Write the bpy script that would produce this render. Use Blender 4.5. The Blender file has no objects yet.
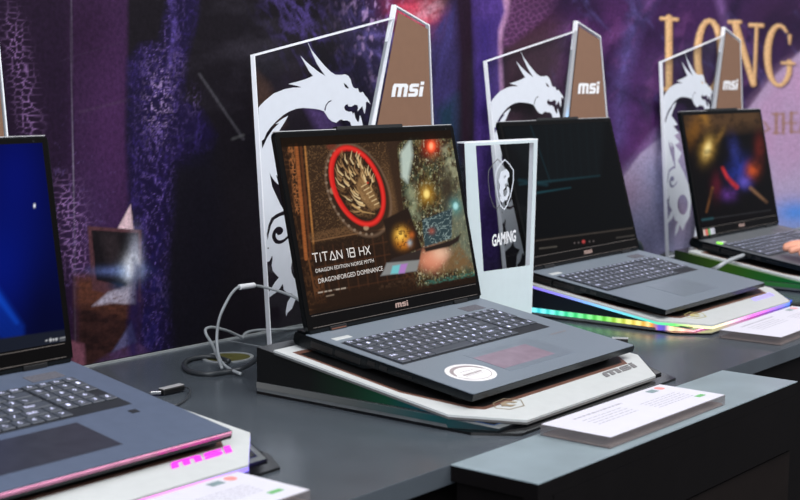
import bpy, bmesh, math, random
import numpy as np
from mathutils import Vector, Matrix, Euler
R = math.radians
random.seed(4)
S = bpy.context.scene
COL = S.collection

# ------------------------------------------------------------------ camera
CF, CYAW, CPIT, CROLL = 1419.74, 0.6778, 0.1238, 0.0076
CPOS = np.array([-1.3101, -1.2717, 0.4217])
_fw = np.array([math.cos(CYAW)*math.cos(CPIT), math.sin(CYAW)*math.cos(CPIT), -math.sin(CPIT)])
_r = np.array([math.sin(CYAW), -math.cos(CYAW), 0.0]); _u = np.cross(_r, _fw)
_rr = math.cos(CROLL)*_r + math.sin(CROLL)*_u
_uu = -math.sin(CROLL)*_r + math.cos(CROLL)*_u
cd = bpy.data.cameras.new('camera'); cam = bpy.data.objects.new('camera', cd); COL.objects.link(cam)
cd.sensor_width = 36; cd.lens = CF/800*36
m = Matrix.Identity(4)
for i in range(3):
    m[i][0], m[i][1], m[i][2], m[i][3] = _rr[i], _uu[i], -_fw[i], CPOS[i]
cam.matrix_world = m
cd.clip_start = 0.05
cd.dof.use_dof = True; cd.dof.focus_distance = 2.0; cd.dof.aperture_fstop = 7.0
S.camera = cam

# ------------------------------------------------------------------ light
S.view_settings.view_transform = 'Standard'; S.view_settings.look = 'None'
S.view_settings.gamma = 1; S.view_settings.use_curve_mapping = False
S.view_settings.exposure = 0.0
W = bpy.data.worlds.new('hall_light'); S.world = W; W.use_nodes = True
bg = W.node_tree.nodes['Background']
bg.inputs[1].default_value = 1.0
_n = W.node_tree.nodes; _tc = _n.new('ShaderNodeTexCoord'); _sx = _n.new('ShaderNodeSeparateXYZ'); _cr = _n.new('ShaderNodeValToRGB')
W.node_tree.links.new(_tc.outputs['Generated'], _sx.inputs[0])
_mr = _n.new('ShaderNodeMapRange'); _mr.inputs[1].default_value = -1; W.node_tree.links.new(_sx.outputs['Z'], _mr.inputs[0])
W.node_tree.links.new(_mr.outputs[0], _cr.inputs[0]); W.node_tree.links.new(_cr.outputs[0], bg.inputs[0])
_e = _cr.color_ramp.elements; _e[0].position = .46; _e[0].color = (.05, .05, .06, 1); _e[1].position = .52; _e[1].color = (.20, .21, .24, 1)
_q = _e.new(.66); _q.color = (.50, .53, .60, 1); _q = _e.new(.80); _q.color = (1.0, 1.02, 1.08, 1)

def area(name, loc, target, size, power, color=(1, 1, 1), sy=None):
    l = bpy.data.lights.new(name, 'AREA'); l.energy = power; l.color = color
    l.shape = 'RECTANGLE'; l.size = size; l.size_y = sy or size
    o = bpy.data.objects.new(name, l); COL.objects.link(o); o.location = loc
    o.rotation_euler = (Vector(target)-Vector(loc)).to_track_quat('-Z', 'Y').to_euler()
    return o
area('hall_lamp_overhead', (0.2, -2.0, 3.4), (0.4, 0.2, 0.1), 2.6, 88, (1.0, 0.97, 0.94))
area('hall_lamp_right', (2.6, -2.6, 3.0), (1.9, 0.2, 0.1), 2.2, 84, (1.0, 0.96, 0.93))
area('hall_lamp_left', (-2.8, -2.2, 2.8), (-0.3, 0.2, 0.1), 1.8, 34, (0.88, 0.94, 1.0))
area('fill_light_left', (-3.0, -1.5, 1.35), (1.3, 0.33, 0.1), 1.8, 46, (0.95, 0.96, 1.0), 1.0)  # unseen soft light added at left to lift the lower mural and left-facing edges

# ------------------------------------------------------------------ helpers
def lin(c):
    return tuple((v/255/12.92 if v/255 <= .04045 else ((v/255+.055)/1.055)**2.4) for v in c)

def tag(o, label=None, cat=None, group=None, kind=None):
    if label: o['label'] = label
    if cat: o['category'] = cat
    if group: o['group'] = group
    if kind: o['kind'] = kind
    return o

def empty(name, loc=(0, 0, 0), rot=(0, 0, 0)):
    o = bpy.data.objects.new(name, None); COL.objects.link(o); o.location = loc; o.rotation_euler = rot
    o.empty_display_size = 0.02
    return o

def link(name, me, mat=None, parent=None, loc=(0, 0, 0), rot=(0, 0, 0)):
    o = bpy.data.objects.new(name, me); COL.objects.link(o)
    if mat and not me.materials: me.materials.append(mat)
    o.location = loc; o.rotation_euler = rot
    if parent: o.parent = parent
    return o

def mat(name, col, rough=.5, metal=0, spec=.5, emit=None, es=1.0, vary=.12, scale=60, bump=0, coat=0, alpha=None):
    M = bpy.data.materials.new(name); M.use_nodes = True; nt = M.node_tree; N = nt.nodes
    b = N['Principled BSDF']
    tc = N.new('ShaderNodeTexCoord'); nz = N.new('ShaderNodeTexNoise'); nz.inputs['Scale'].default_value = scale
    nz.inputs['Detail'].default_value = 4
    nt.links.new(tc.outputs['Object'], nz.inputs['Vector'])
    rp = N.new('ShaderNodeValToRGB'); c = lin(col)
    rp.color_ramp.elements[0].position = .3; rp.color_ramp.elements[1].position = .7
    rp.color_ramp.elements[0].color = tuple(v*(1-vary) for v in c)+(1,)
    rp.color_ramp.elements[1].color = tuple(min(1, v*(1+vary)) for v in c)+(1,)
    nt.links.new(nz.outputs['Fac'], rp.inputs[0]); nt.links.new(rp.outputs[0], b.inputs['Base Color'])
    b.inputs['Roughness'].default_value = rough; b.inputs['Metallic'].default_value = metal
    b.inputs['Specular IOR Level'].default_value = spec
    if coat: b.inputs['Coat Weight'].default_value = coat; b.inputs['Coat Roughness'].default_value = .08
    if emit: b.inputs['Emission Color'].default_value = lin(emit)+(1,); b.inputs['Emission Strength'].default_value = es
    if bump:
        bp = N.new('ShaderNodeBump'); bp.inputs['Strength'].default_value = bump; bp.inputs['Distance'].default_value = .002
        nt.links.new(nz.outputs['Fac'], bp.inputs['Height']); nt.links.new(bp.outputs[0], b.inputs['Normal'])
    return M

def mat_print(name, rough=.35, spec=.4, fine=.25, scale=220):
    """a printed sheet: colours from the mesh, broken up with fine print grain"""
    M = bpy.data.materials.new(name); M.use_nodes = True; nt = M.node_tree; N = nt.nodes; b = N['Principled BSDF']
    at = N.new('ShaderNodeAttribute'); at.attribute_name = 'Col'
    tc = N.new('ShaderNodeTexCoord'); nz = N.new('ShaderNodeTexNoise'); nz.inputs['Scale'].default_value = scale; nz.inputs['Detail'].default_value = 3
    nt.links.new(tc.outputs['Object'], nz.inputs['Vector'])
    mr = N.new('ShaderNodeMapRange'); mr.inputs[1].default_value = .3; mr.inputs[2].default_value = .7
    mr.inputs[3].default_value = 1-fine; mr.inputs[4].default_value = 1+fine
    nt.links.new(nz.outputs['Fac'], mr.inputs[0])
    vm = N.new('ShaderNodeVectorMath'); vm.operation = 'SCALE'
    nt.links.new(at.outputs['Color'], vm.inputs[0]); nt.links.new(mr.outputs[0], vm.inputs['Scale'])
    nt.links.new(vm.outputs[0], b.inputs['Base Color'])
    b.inputs['Roughness'].default_value = rough; b.inputs['Specular IOR Level'].default_value = spec
    return M

def mat_screen(name, es=1.0, rough=.12, base=(1, 1, 1), spec=.035):
    M = bpy.data.materials.new(name); M.use_nodes = True; nt = M.node_tree; N = nt.nodes; b = N['Principled BSDF']
    at = N.new('ShaderNodeAttribute'); at.attribute_name = 'Col'
    nt.links.new(at.outputs['Color'], b.inputs['Emission Color']); b.inputs['Emission Strength'].default_value = es
    b.inputs['Base Color'].default_value = lin(base)+(1,); b.inputs['Roughness'].default_value = rough
    b.inputs['Specular IOR Level'].default_value = spec
    return M

def mat_clear(name, tint=(1, 1, 1), fac=.06, rough=.02):
    M = bpy.data.materials.new(name); M.use_nodes = True; nt = M.node_tree; N = nt.nodes; N.clear()
    out = N.new('ShaderNodeOutputMaterial'); t = N.new('ShaderNodeBsdfTransparent'); g = N.new('ShaderNodeBsdfGlossy')
    t.inputs[0].default_value = tint+(1,); g.inputs['Roughness'].default_value = rough
    lw = N.new('ShaderNodeFresnel'); lw.inputs[0].default_value = 1.35
    mx = N.new('ShaderNodeMixShader'); ge = N.new('ShaderNodeNewGeometry'); iv = N.new('ShaderNodeMath'); iv.operation = 'SUBTRACT'; iv.inputs[0].default_value = 1
    nt.links.new(ge.outputs['Backfacing'], iv.inputs[1]); ml = N.new('ShaderNodeMath'); ml.operation = 'MULTIPLY'
    nt.links.new(lw.outputs[0], ml.inputs[0]); nt.links.new(iv.outputs[0], ml.inputs[1]); nt.links.new(ml.outputs[0], mx.inputs[0])
    nt.links.new(t.outputs[0], mx.inputs[1]); nt.links.new(g.outputs[0], mx.inputs[2]); nt.links.new(mx.outputs[0], out.inputs[0])
    return M

def mesh(name, V, F):
    me = bpy.data.meshes.new(name); me.from_pydata([tuple(map(float, v)) for v in V], [], F); me.update()
    return me

def box(x0, x1, y0, y1, z0, z1, bevel=0, seg=2):
    bm = bmesh.new(); bmesh.ops.create_cube(bm, size=1)
    for v in bm.verts:
        v.co = Vector(((x0+x1)/2+v.co.x*(x1-x0), (y0+y1)/2+v.co.y*(y1-y0), (z0+z1)/2+v.co.z*(z1-z0)))
    if bevel: bmesh.ops.bevel(bm, geom=bm.edges[:], offset=bevel, segments=seg, affect='EDGES', profile=.7)
    me = bpy.data.meshes.new('m'); bm.to_mesh(me); bm.free()
    return me

def prism(pts, d0, d1, axis='z', bevel=0):
    """closed outline pts (2D) swept from d0 to d1 along axis. axis y: pts are (x,z); axis x: pts are (y,z)"""
    def P(a, b, d):
        return {'z': (a, b, d), 'y': (a, d, b), 'x': (d, a, b)}[axis]
    bm = bmesh.new()
    A = [bm.verts.new(P(a, b, d0)) for a, b in pts]; B = [bm.verts.new(P(a, b, d1)) for a, b in pts]
    n = len(pts); bm.faces.new(A); bm.faces.new(B[::-1])
    for i in range(n): bm.faces.new((A[i], B[i], B[(i+1) % n], A[(i+1) % n]))
    bmesh.ops.recalc_face_normals(bm, faces=bm.faces[:])
    if bevel: bmesh.ops.bevel(bm, geom=bm.edges[:], offset=bevel, segments=2, affect='EDGES')
    me = bpy.data.meshes.new('m'); bm.to_mesh(me); bm.free()
    return me

def fill2d(loops, thick=0.0005):
    """even-odd filled flat shape in the local XY plane, thick along Z (centred)"""
    cu = bpy.data.curves.new('c', 'CURVE'); cu.dimensions = '2D'; cu.fill_mode = 'BOTH'; cu.extrude = thick/2
    for lp in loops:
        sp = cu.splines.new('POLY'); sp.points.add(len(lp)-1)
        for i, (a, b) in enumerate(lp): sp.points[i].co = (a, b, 0, 1)
        sp.use_cyclic_u = True
    o = bpy.data.objects.new('tmp', cu); me = bpy.data.meshes.new_from_object(o)
    bpy.data.objects.remove(o); bpy.data.curves.remove(cu)
    return me

def stand_up(me, y=0):
    """XY drawing -> XZ plane facing -Y at depth y"""
    me.transform(Matrix(((1, 0, 0, 0), (0, 0, -1, y), (0, 1, 0, 0), (0, 0, 0, 1)))); return me

def textmesh(s, x0, y0, w, h, slant=0, bold=0):
    """text fitted to box w x h with its lower left corner at x0,y0, in XY plane"""
    cu = bpy.data.curves.new('t', 'FONT'); cu.body = s; cu.extrude = 0; cu.offset = bold
    cu.resolution_u = 2
    o = bpy.data.objects.new('tmp', cu); me = bpy.data.meshes.new_from_object(o)
    bpy.data.objects.remove(o); bpy.data.curves.remove(cu)
    xs = [v.co.x for v in me.vertices]; ys = [v.co.y for v in me.vertices]
    ax, ay = min(xs), min(ys); sx = w/(max(xs)-ax); sy = h/(max(ys)-ay)
    for v in me.vertices:
        yy = (v.co.y-ay)*sy
        v.co = (x0+(v.co.x-ax)*sx+yy*slant, y0+yy, 0)
    return me

def ribbon(pts, w, closed=False):
    """outline polygon of a polyline with width(s)"""
    n = len(pts); L = []; Rr = []
    for i, p in enumerate(pts):
        a = pts[max(0, i-1)]; b = pts[min(n-1, i+1)]
        dx, dy = b[0]-a[0], b[1]-a[1]; l = math.hypot(dx, dy) or 1
        ww = (w[i] if isinstance(w, (list, tuple)) else w)/2
        L.append((p[0]-dy/l*ww, p[1]+dx/l*ww)); Rr.append((p[0]+dy/l*ww, p[1]-dx/l*ww))
    return L+Rr[::-1]

def smooth_pts(pts, k=6):
    """Catmull-Rom through 3D or 2D points"""
    P = [Vector(p) for p in pts]; out = []
    for i in range(len(P)-1):
        a = P[max(0, i-1)]; b = P[i]; c = P[i+1]; d = P[min(len(P)-1, i+2)]
        for j in range(k):
            t = j/k
            out.append(.5*((2*b)+(c-a)*t+(2*a-5*b+4*c-d)*t*t+(3*b-a-3*c+d)*t**3))
    out.append(P[-1]); return out

def tube(pts, r, seg=10, k=6):
    P = smooth_pts(pts, k); V = []; F = []
    up = Vector((0, 0, 1)); n = len(P)
    T = [(P[min(n-1, i+1)]-P[max(0, i-1)]).normalized() for i in range(n)]
    nrm = T[0].cross(up)
    if nrm.length < .1: nrm = T[0].cross(Vector((1, 0, 0)))
    nrm.normalize()
    for i in range(n):
        nrm = (nrm-T[i]*nrm.dot(T[i])).normalized(); b = T[i].cross(nrm)
        rr = r[i*len(r)//n] if isinstance(r, (list, tuple)) else r
        for s in range(seg):
            a = 2*math.pi*s/seg; V.append(P[i]+(nrm*math.cos(a)+b*math.sin(a))*rr)
    for i in range(n-1):
        for s in range(seg):
            F.append((i*seg+s, i*seg+(s+1) % seg, (i+1)*seg+(s+1) % seg, (i+1)*seg+s))
    F.append(tuple(range(seg))[::-1]); F.append(tuple((n-1)*seg+s for s in range(seg)))
    me = mesh('tube', V, F)
    for p in me.polygons: p.use_smooth = True
    return me

def cyl(r, z0, z1, seg=32, r2=None, bevel=0):
    bm = bmesh.new(); bmesh.ops.create_cone(bm, cap_ends=True, segments=seg, radius1=r, radius2=r2 if r2 is not None else r, depth=z1-z0)
    for v in bm.verts: v.co.z += (z0+z1)/2
    if bevel: bmesh.ops.bevel(bm, geom=bm.edges[:], offset=bevel, segments=2, affect='EDGES')
    me = bpy.data.meshes.new('m'); bm.to_mesh(me); bm.free(); return me

def join(meshes):
    bm = bmesh.new()
    for me in meshes: bm.from_mesh(me)
    o = bpy.data.meshes.new('j'); bm.to_mesh(o); bm.free(); return o

def recolor(me, cols, name='Col'):
    a = me.color_attributes.new(name, 'FLOAT_COLOR', 'POINT')
    c = np.ones((len(me.vertices), 4), np.float32); c[:, :3] = cols
    a.data.foreach_set('color', c.ravel())

# photo measuring: where a point of the place is seen, and where a sight line meets a real plane
def project(P):
    d = np.asarray(P, float)-CPOS; z = d@_fw
    return 400+CF*(d@_rr)/z, 250-CF*(d@_uu)/z
def ray(u, v):
    return _fw+_rr*(u-400)/CF-_uu*(v-250)/CF
def onY(u, v, y):
    d = ray(u, v); t = (y-CPOS[1])/d[1]; return CPOS+d*t
def onZ(u, v, z=0):
    d = ray(u, v); t = (z-CPOS[2])/d[2]; return CPOS+d*t

# ------------------------------------------------------------------ noise and artwork painter
_rng = np.random.RandomState(7); _H = _rng.rand(256, 256).astype(np.float32)
def vnoise(x, y, seed=0):
    x = x+seed*17.31; y = y+seed*9.77
    xi = np.floor(x).astype(int); yi = np.floor(y).astype(int); fx = x-xi; fy = y-yi
    fx = fx*fx*(3-2*fx); fy = fy*fy*(3-2*fy)
    g = lambda a, b: _H[a & 255, b & 255]
    return (g(xi, yi)*(1-fx)+g(xi+1, yi)*fx)*(1-fy)+(g(xi, yi+1)*(1-fx)+g(xi+1, yi+1)*fx)*fy
def fbm(x, y, o=4, seed=0):
    s = 0; a = .5; t = 0
    for i in range(o):
        s = s+a*vnoise(x*2**i, y*2**i, seed+i); t += a; a *= .55
    return s/t
def ridged(x, y, o=4, seed=0):
    s = 0; a = .5; t = 0
    for i in range(o):
        s = s+a*(1-np.abs(2*vnoise(x*2**i, y*2**i, seed+i)-1)); t += a; a *= .55
    return s/t
def cells(x, y, seed=0):
    xi = np.floor(x).astype(int); yi = np.floor(y).astype(int)
    d1 = np.full(x.shape, 9.); d2 = np.full(x.shape, 9.)
    for i in (-1, 0, 1):
        for j in (-1, 0, 1):
            cx = xi+i; cy = yi+j
            px = cx+.5+.7*(_H[(cx+seed) & 255, cy & 255]-.5); py = cy+.5+.7*(_H[cy & 255, (cx+91+seed) & 255]-.5)
            d = np.hypot(x-px, y-py)
            m2 = d < d1; d2 = np.where(m2, d1, np.minimum(d2, d)); d1 = np.where(m2, d, d1)
    return d2-d1

class Art:
    """a picture painted on points; U,V are drawing coordinates"""
    def __init__(s, U, V, base):
        s.U = U; s.V = V; s.C = np.empty(U.shape+(3,)); s.C[:] = lin(base)
    def mix(s, col, m, idx=None):
        col = np.array(lin(col)) if isinstance(col, tuple) else col
        m = np.clip(m, 0, 1)[..., None]
        if idx is None: s.C = s.C*(1-m)+col*m
        else: s.C[idx] = s.C[idx]*(1-m)+col*m
    def _near(s, pts, pad):
        a = np.array(pts); return np.nonzero((s.U > a[:, 0].min()-pad) & (s.U < a[:, 0].max()+pad) & (s.V > a[:, 1].min()-pad) & (s.V < a[:, 1].max()+pad))
    def sd(s, pts, pad):
        idx = s._near(pts, pad); x = s.U[idx]; y = s.V[idx]
        d = np.full(x.shape, 1e9); ins = np.zeros(x.shape, bool); n = len(pts)
        for i in range(n):
            x0, y0 = pts[i]; x1, y1 = pts[(i+1) % n]; ex, ey = x1-x0, y1-y0; L = ex*ex+ey*ey+1e-9
            t = np.clip(((x-x0)*ex+(y-y0)*ey)/L, 0, 1); d = np.minimum(d, np.hypot(x-x0-t*ex, y-y0-t*ey))
            if y0 != y1: ins ^= ((y0 > y) != (y1 > y)) & (x < (x1-x0)*(y-y0)/(y1-y0)+x0)
        return idx, np.where(ins, -d, d), x, y
    def poly(s, pts, col, soft=1.5, a=1, tex=None):
        idx, d, x, y = s.sd(pts, soft*2+2); m = a*np.clip(.5-d/(2*soft), 0, 1)
        if tex is not None: m = m*tex(x, y)
        s.mix(col, m, idx)
    def line(s, pts, w, col, soft=1., a=1, tex=None):
        idx = s._near(pts, max(w if np.isscalar(w) else max(w), 1)+soft*2+2); x = s.U[idx]; y = s.V[idx]; d = np.full(x.shape, 1e9)
        ws = [w]*len(pts) if np.isscalar(w) else list(w)+[w[-1]]*len(pts)
        for i in range(len(pts)-1):
            x0, y0 = pts[i]; x1, y1 = pts[i+1]; ex, ey = x1-x0, y1-y0; L = ex*ex+ey*ey+1e-9
            t = np.clip(((x-x0)*ex+(y-y0)*ey)/L, 0, 1); d = np.minimum(d, np.hypot(x-x0-t*ex, y-y0-t*ey)-(ws[i]*(1-t)+ws[i+1]*t)/2)
        m = a*np.clip(.5-d/(2*soft), 0, 1)
        if tex is not None: m = m*tex(x, y)
        s.mix(col, m, idx)
    def glow(s, cx, cy, rx, ry, col, a=1, p=2, rot=0, tex=None):
        c, sn = math.cos(rot), math.sin(rot); dx = s.U-cx; dy = s.V-cy
        q = np.hypot((dx*c+dy*sn)/rx, (-dx*sn+dy*c)/ry); m = a*np.exp(-q**p)
        if tex is not None: m = m*tex(s.U, s.V)
        s.mix(col, m)
    def disc(s, cx, cy, rx, ry, col, soft=1., a=1, rot=0, hole=None):
        c, sn = math.cos(rot), math.sin(rot); dx = s.U-cx; dy = s.V-cy
        q = np.hypot((dx*c+dy*sn)/rx, (-dx*sn+dy*c)/ry); r = min(rx, ry); d = (q-1)*r
        m = np.clip(.5-d/(2*soft), 0, 1)
        if hole: m = m*np.clip(.5+((q-hole)*r)/(2*soft), 0, 1)
        s.mix(col, m*a)

def grid(P00, P10, P01, P11, nx, ny, warp=None):
    """rectangular sheet of nx*ny quads between four corners -> verts array (ny+1,nx+1,3)"""
    s = np.linspace(0, 1, nx+1); t = np.linspace(0, 1, ny+1)
    if warp: s = warp(s)
    s, t = np.meshgrid(s, t); s = s[..., None]; t = t[..., None]
    return (np.array(P00)*(1-s)+np.array(P10)*s)*(1-t)+(np.array(P01)*(1-s)+np.array(P11)*s)*t
def grid_mesh(V):
    ny, nx = V.shape[0]-1, V.shape[1]-1
    me = bpy.data.meshes.new('sheet'); me.vertices.add((nx+1)*(ny+1)); me.vertices.foreach_set('co', V.astype(np.float32).ravel())
    i = np.arange(nx*ny); r = i//nx; c = i % nx; a = r*(nx+1)+c
    q = np.stack([a, a+1, a+nx+2, a+nx+1], 1).astype(np.int32)
    me.loops.add(nx*ny*4); me.loops.foreach_set('vertex_index', q.ravel())
    me.polygons.add(nx*ny); me.polygons.foreach_set('loop_start', (i*4).astype(np.int32)); me.polygons.foreach_set('loop_total', np.full(nx*ny, 4, np.int32))
    me.update(calc_edges=True); me.validate()
    return me

# ------------------------------------------------------------------ materials
M_wall = mat('hall_wall_black', (30, 28, 32), .7)
M_floor = mat('hall_floor_dark', (26, 24, 25), .6, scale=8)
M_top = mat('charcoal_laminate', (74, 81, 88), .24, spec=.55, vary=.10, scale=14, bump=.05)
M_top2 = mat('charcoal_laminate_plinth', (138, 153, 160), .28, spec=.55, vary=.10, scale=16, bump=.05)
M_body = mat('black_cabinet', (12, 10, 11), .5, spec=.12, scale=30)
M_draw = mat('dark_brown_cabinet', (23, 18, 17), .55, spec=.12, scale=30)
M_seam = mat('pale_edge', (150, 155, 158), .5)
M_black = mat('black_plastic', (13, 13, 14), .35)
M_gloss = mat('black_gloss', (10, 10, 12), .12)
M_bezel = mat('matte_bezel', (8, 7, 7), .4, spec=.06)
M_deck = mat('gunmetal_deck', (132, 143, 155), .38, metal=.3, vary=.05, scale=400)
M_side = mat('anodised_side', (13, 19, 22), .26, metal=.5)
M_pad = mat('touchpad_glass', (130, 141, 153), .3, metal=.3, vary=.04)
M_paddark = mat('touchpad_grey', (56, 58, 68), .3, metal=.2)
M_tray = mat('keyboard_tray', (34, 37, 43), .5)
M_key = mat('key_cap', (66, 71, 80), .45, vary=.05)
M_leg = mat('key_legend', (210, 212, 235), .4, emit=(205, 208, 250), es=.9)
M_white = mat('white_plate', (196, 200, 200), .3, vary=.03)
M_inlay = mat('copper_inlay', (112, 78, 66), .4, metal=.2)
M_brown = mat('bronze_sheet', (130, 98, 78), .45, vary=.03)
M_logo = mat('white_print', (236, 238, 242), .5, vary=.02)
M_drag = mat('frosted_vinyl', (214, 220, 230), .5, vary=.02)
M_edge = mat('frosted_edge', (225, 228, 234), .4, vary=.03, emit=(215, 220, 232), es=.16)  # faint glow added so the edges stay white on their dim side
M_grey = mat('grey_print', (120, 118, 120), .5)
M_gold = mat('gold_print', (205, 170, 120), .35, metal=.3)
M_copper = mat('copper_accent', (150, 105, 88), .3, metal=.7)
M_steel = mat('steel', (190, 192, 196), .25, metal=.9)
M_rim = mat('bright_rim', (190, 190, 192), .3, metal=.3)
M_rubber = mat('rubber_foot', (12, 12, 12), .8)
M_clear = mat_clear('clear_acrylic', (.97, .98, .98))
M_clear2 = mat('clear_acrylic_block', (128, 122, 124), .12, vary=.05, scale=90)
M_clear2.node_tree.nodes['Principled BSDF'].inputs['Alpha'].default_value = .5
M_paper = mat('card_paper', (214, 213, 224), .5, vary=.015)
M_cardback = mat('card_underside', (150, 128, 118), .6, vary=.3, scale=30)
M_cardtext = mat('card_ink', (168, 166, 178), .6)
M_cable = mat('grey_cable', (150, 156, 160), .4)
M_cable2 = mat('dark_cable', (52, 56, 60), .4)
M_olive = mat('olive_grommet_well', (84, 82, 34), .6)
M_sticker = mat('white_sticker', (226, 224, 226), .5)
M_stk2 = mat('sticker_ink', (150, 140, 142), .5)
M_print = mat_print('mural_print', .42, .12, .22, 160)
M_scr = mat_screen('lit_screen', 1.0)
M_led = mat_screen('led_strip', 1.0, .4, (20, 20, 22))
M_lidlogo = mat('lid_logo', (176, 150, 140), .35, metal=.3)

# ------------------------------------------------------------------ setting
WY = 0.333
def struct(name, me, m):
    return tag(link(name, me, m), kind='structure')
struct('floor', box(-4, 7, -4.5, .5, -.95, -.9), M_floor)
struct('wall_back', box(-4, 7, WY+.004, WY+.12, -.9, 2.6), M_wall)

# the long display counter
ctr = empty('display_counter', (0, 0, 0))
tag(ctr, 'long charcoal display counter along the printed mural carrying the four laptops', 'counter')
FY = -.374
link('worktop', box(-3.2, 5.2, FY, WY-.004, -.022, 0, .0008), M_top, ctr)
link('cabinet_body', box(-3.18, 5.18, FY+.012, WY-.01, -.9, -.0222), M_body, ctr)
link('rear_edge_trim', box(-3.2, 5.2, WY-.0065, WY-.0005, -.02, .0025), M_seam, ctr)
link('joint_strip', box(.2405, .2418, .236, WY-.0066, .0002, .0006), M_seam, ctr)
# the shallow plinth pushed against its front
pl = empty('display_plinth', (.22, -.43, 0))
tag(pl, 'short black cabinet jutting out in front of the counter, carrying one spec card', 'cabinet')
BX0, BX1, BY = -.105, .548, -.488
def plk(n, me, m):
    o = link(n, me, m, pl); o.location = (-.22, .43, 0); return o
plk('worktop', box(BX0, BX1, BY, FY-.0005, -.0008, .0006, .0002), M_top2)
plk('top_frame', box(BX0+.0005, BX1-.0005, BY+.0005, FY-.0005, -.018, -.0009), M_body)
plk('side_panel', box(BX0+.012, BX0+.03, BY+.02, FY-.0005, -.9, -.0182), M_body)
plk('corner_post', box(BX0+.0005, BX0+.0295, BY+.0005, BY+.019, -.9, -.0182), M_body)
plk('front_panel', box(BX0+.031, BX1-.0005, BY+.0005, FY-.0005, -.094, -.0182), M_body)
plk('drawer_front', box(BX0+.031, BX1-.006, BY+.0045, FY-.0005, -.9, -.098), M_draw)
plk('drawer_seam', box(BX0+.031, BX1-.004, BY+.006, FY-.001, -.098, -.094), M_gloss)

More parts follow.
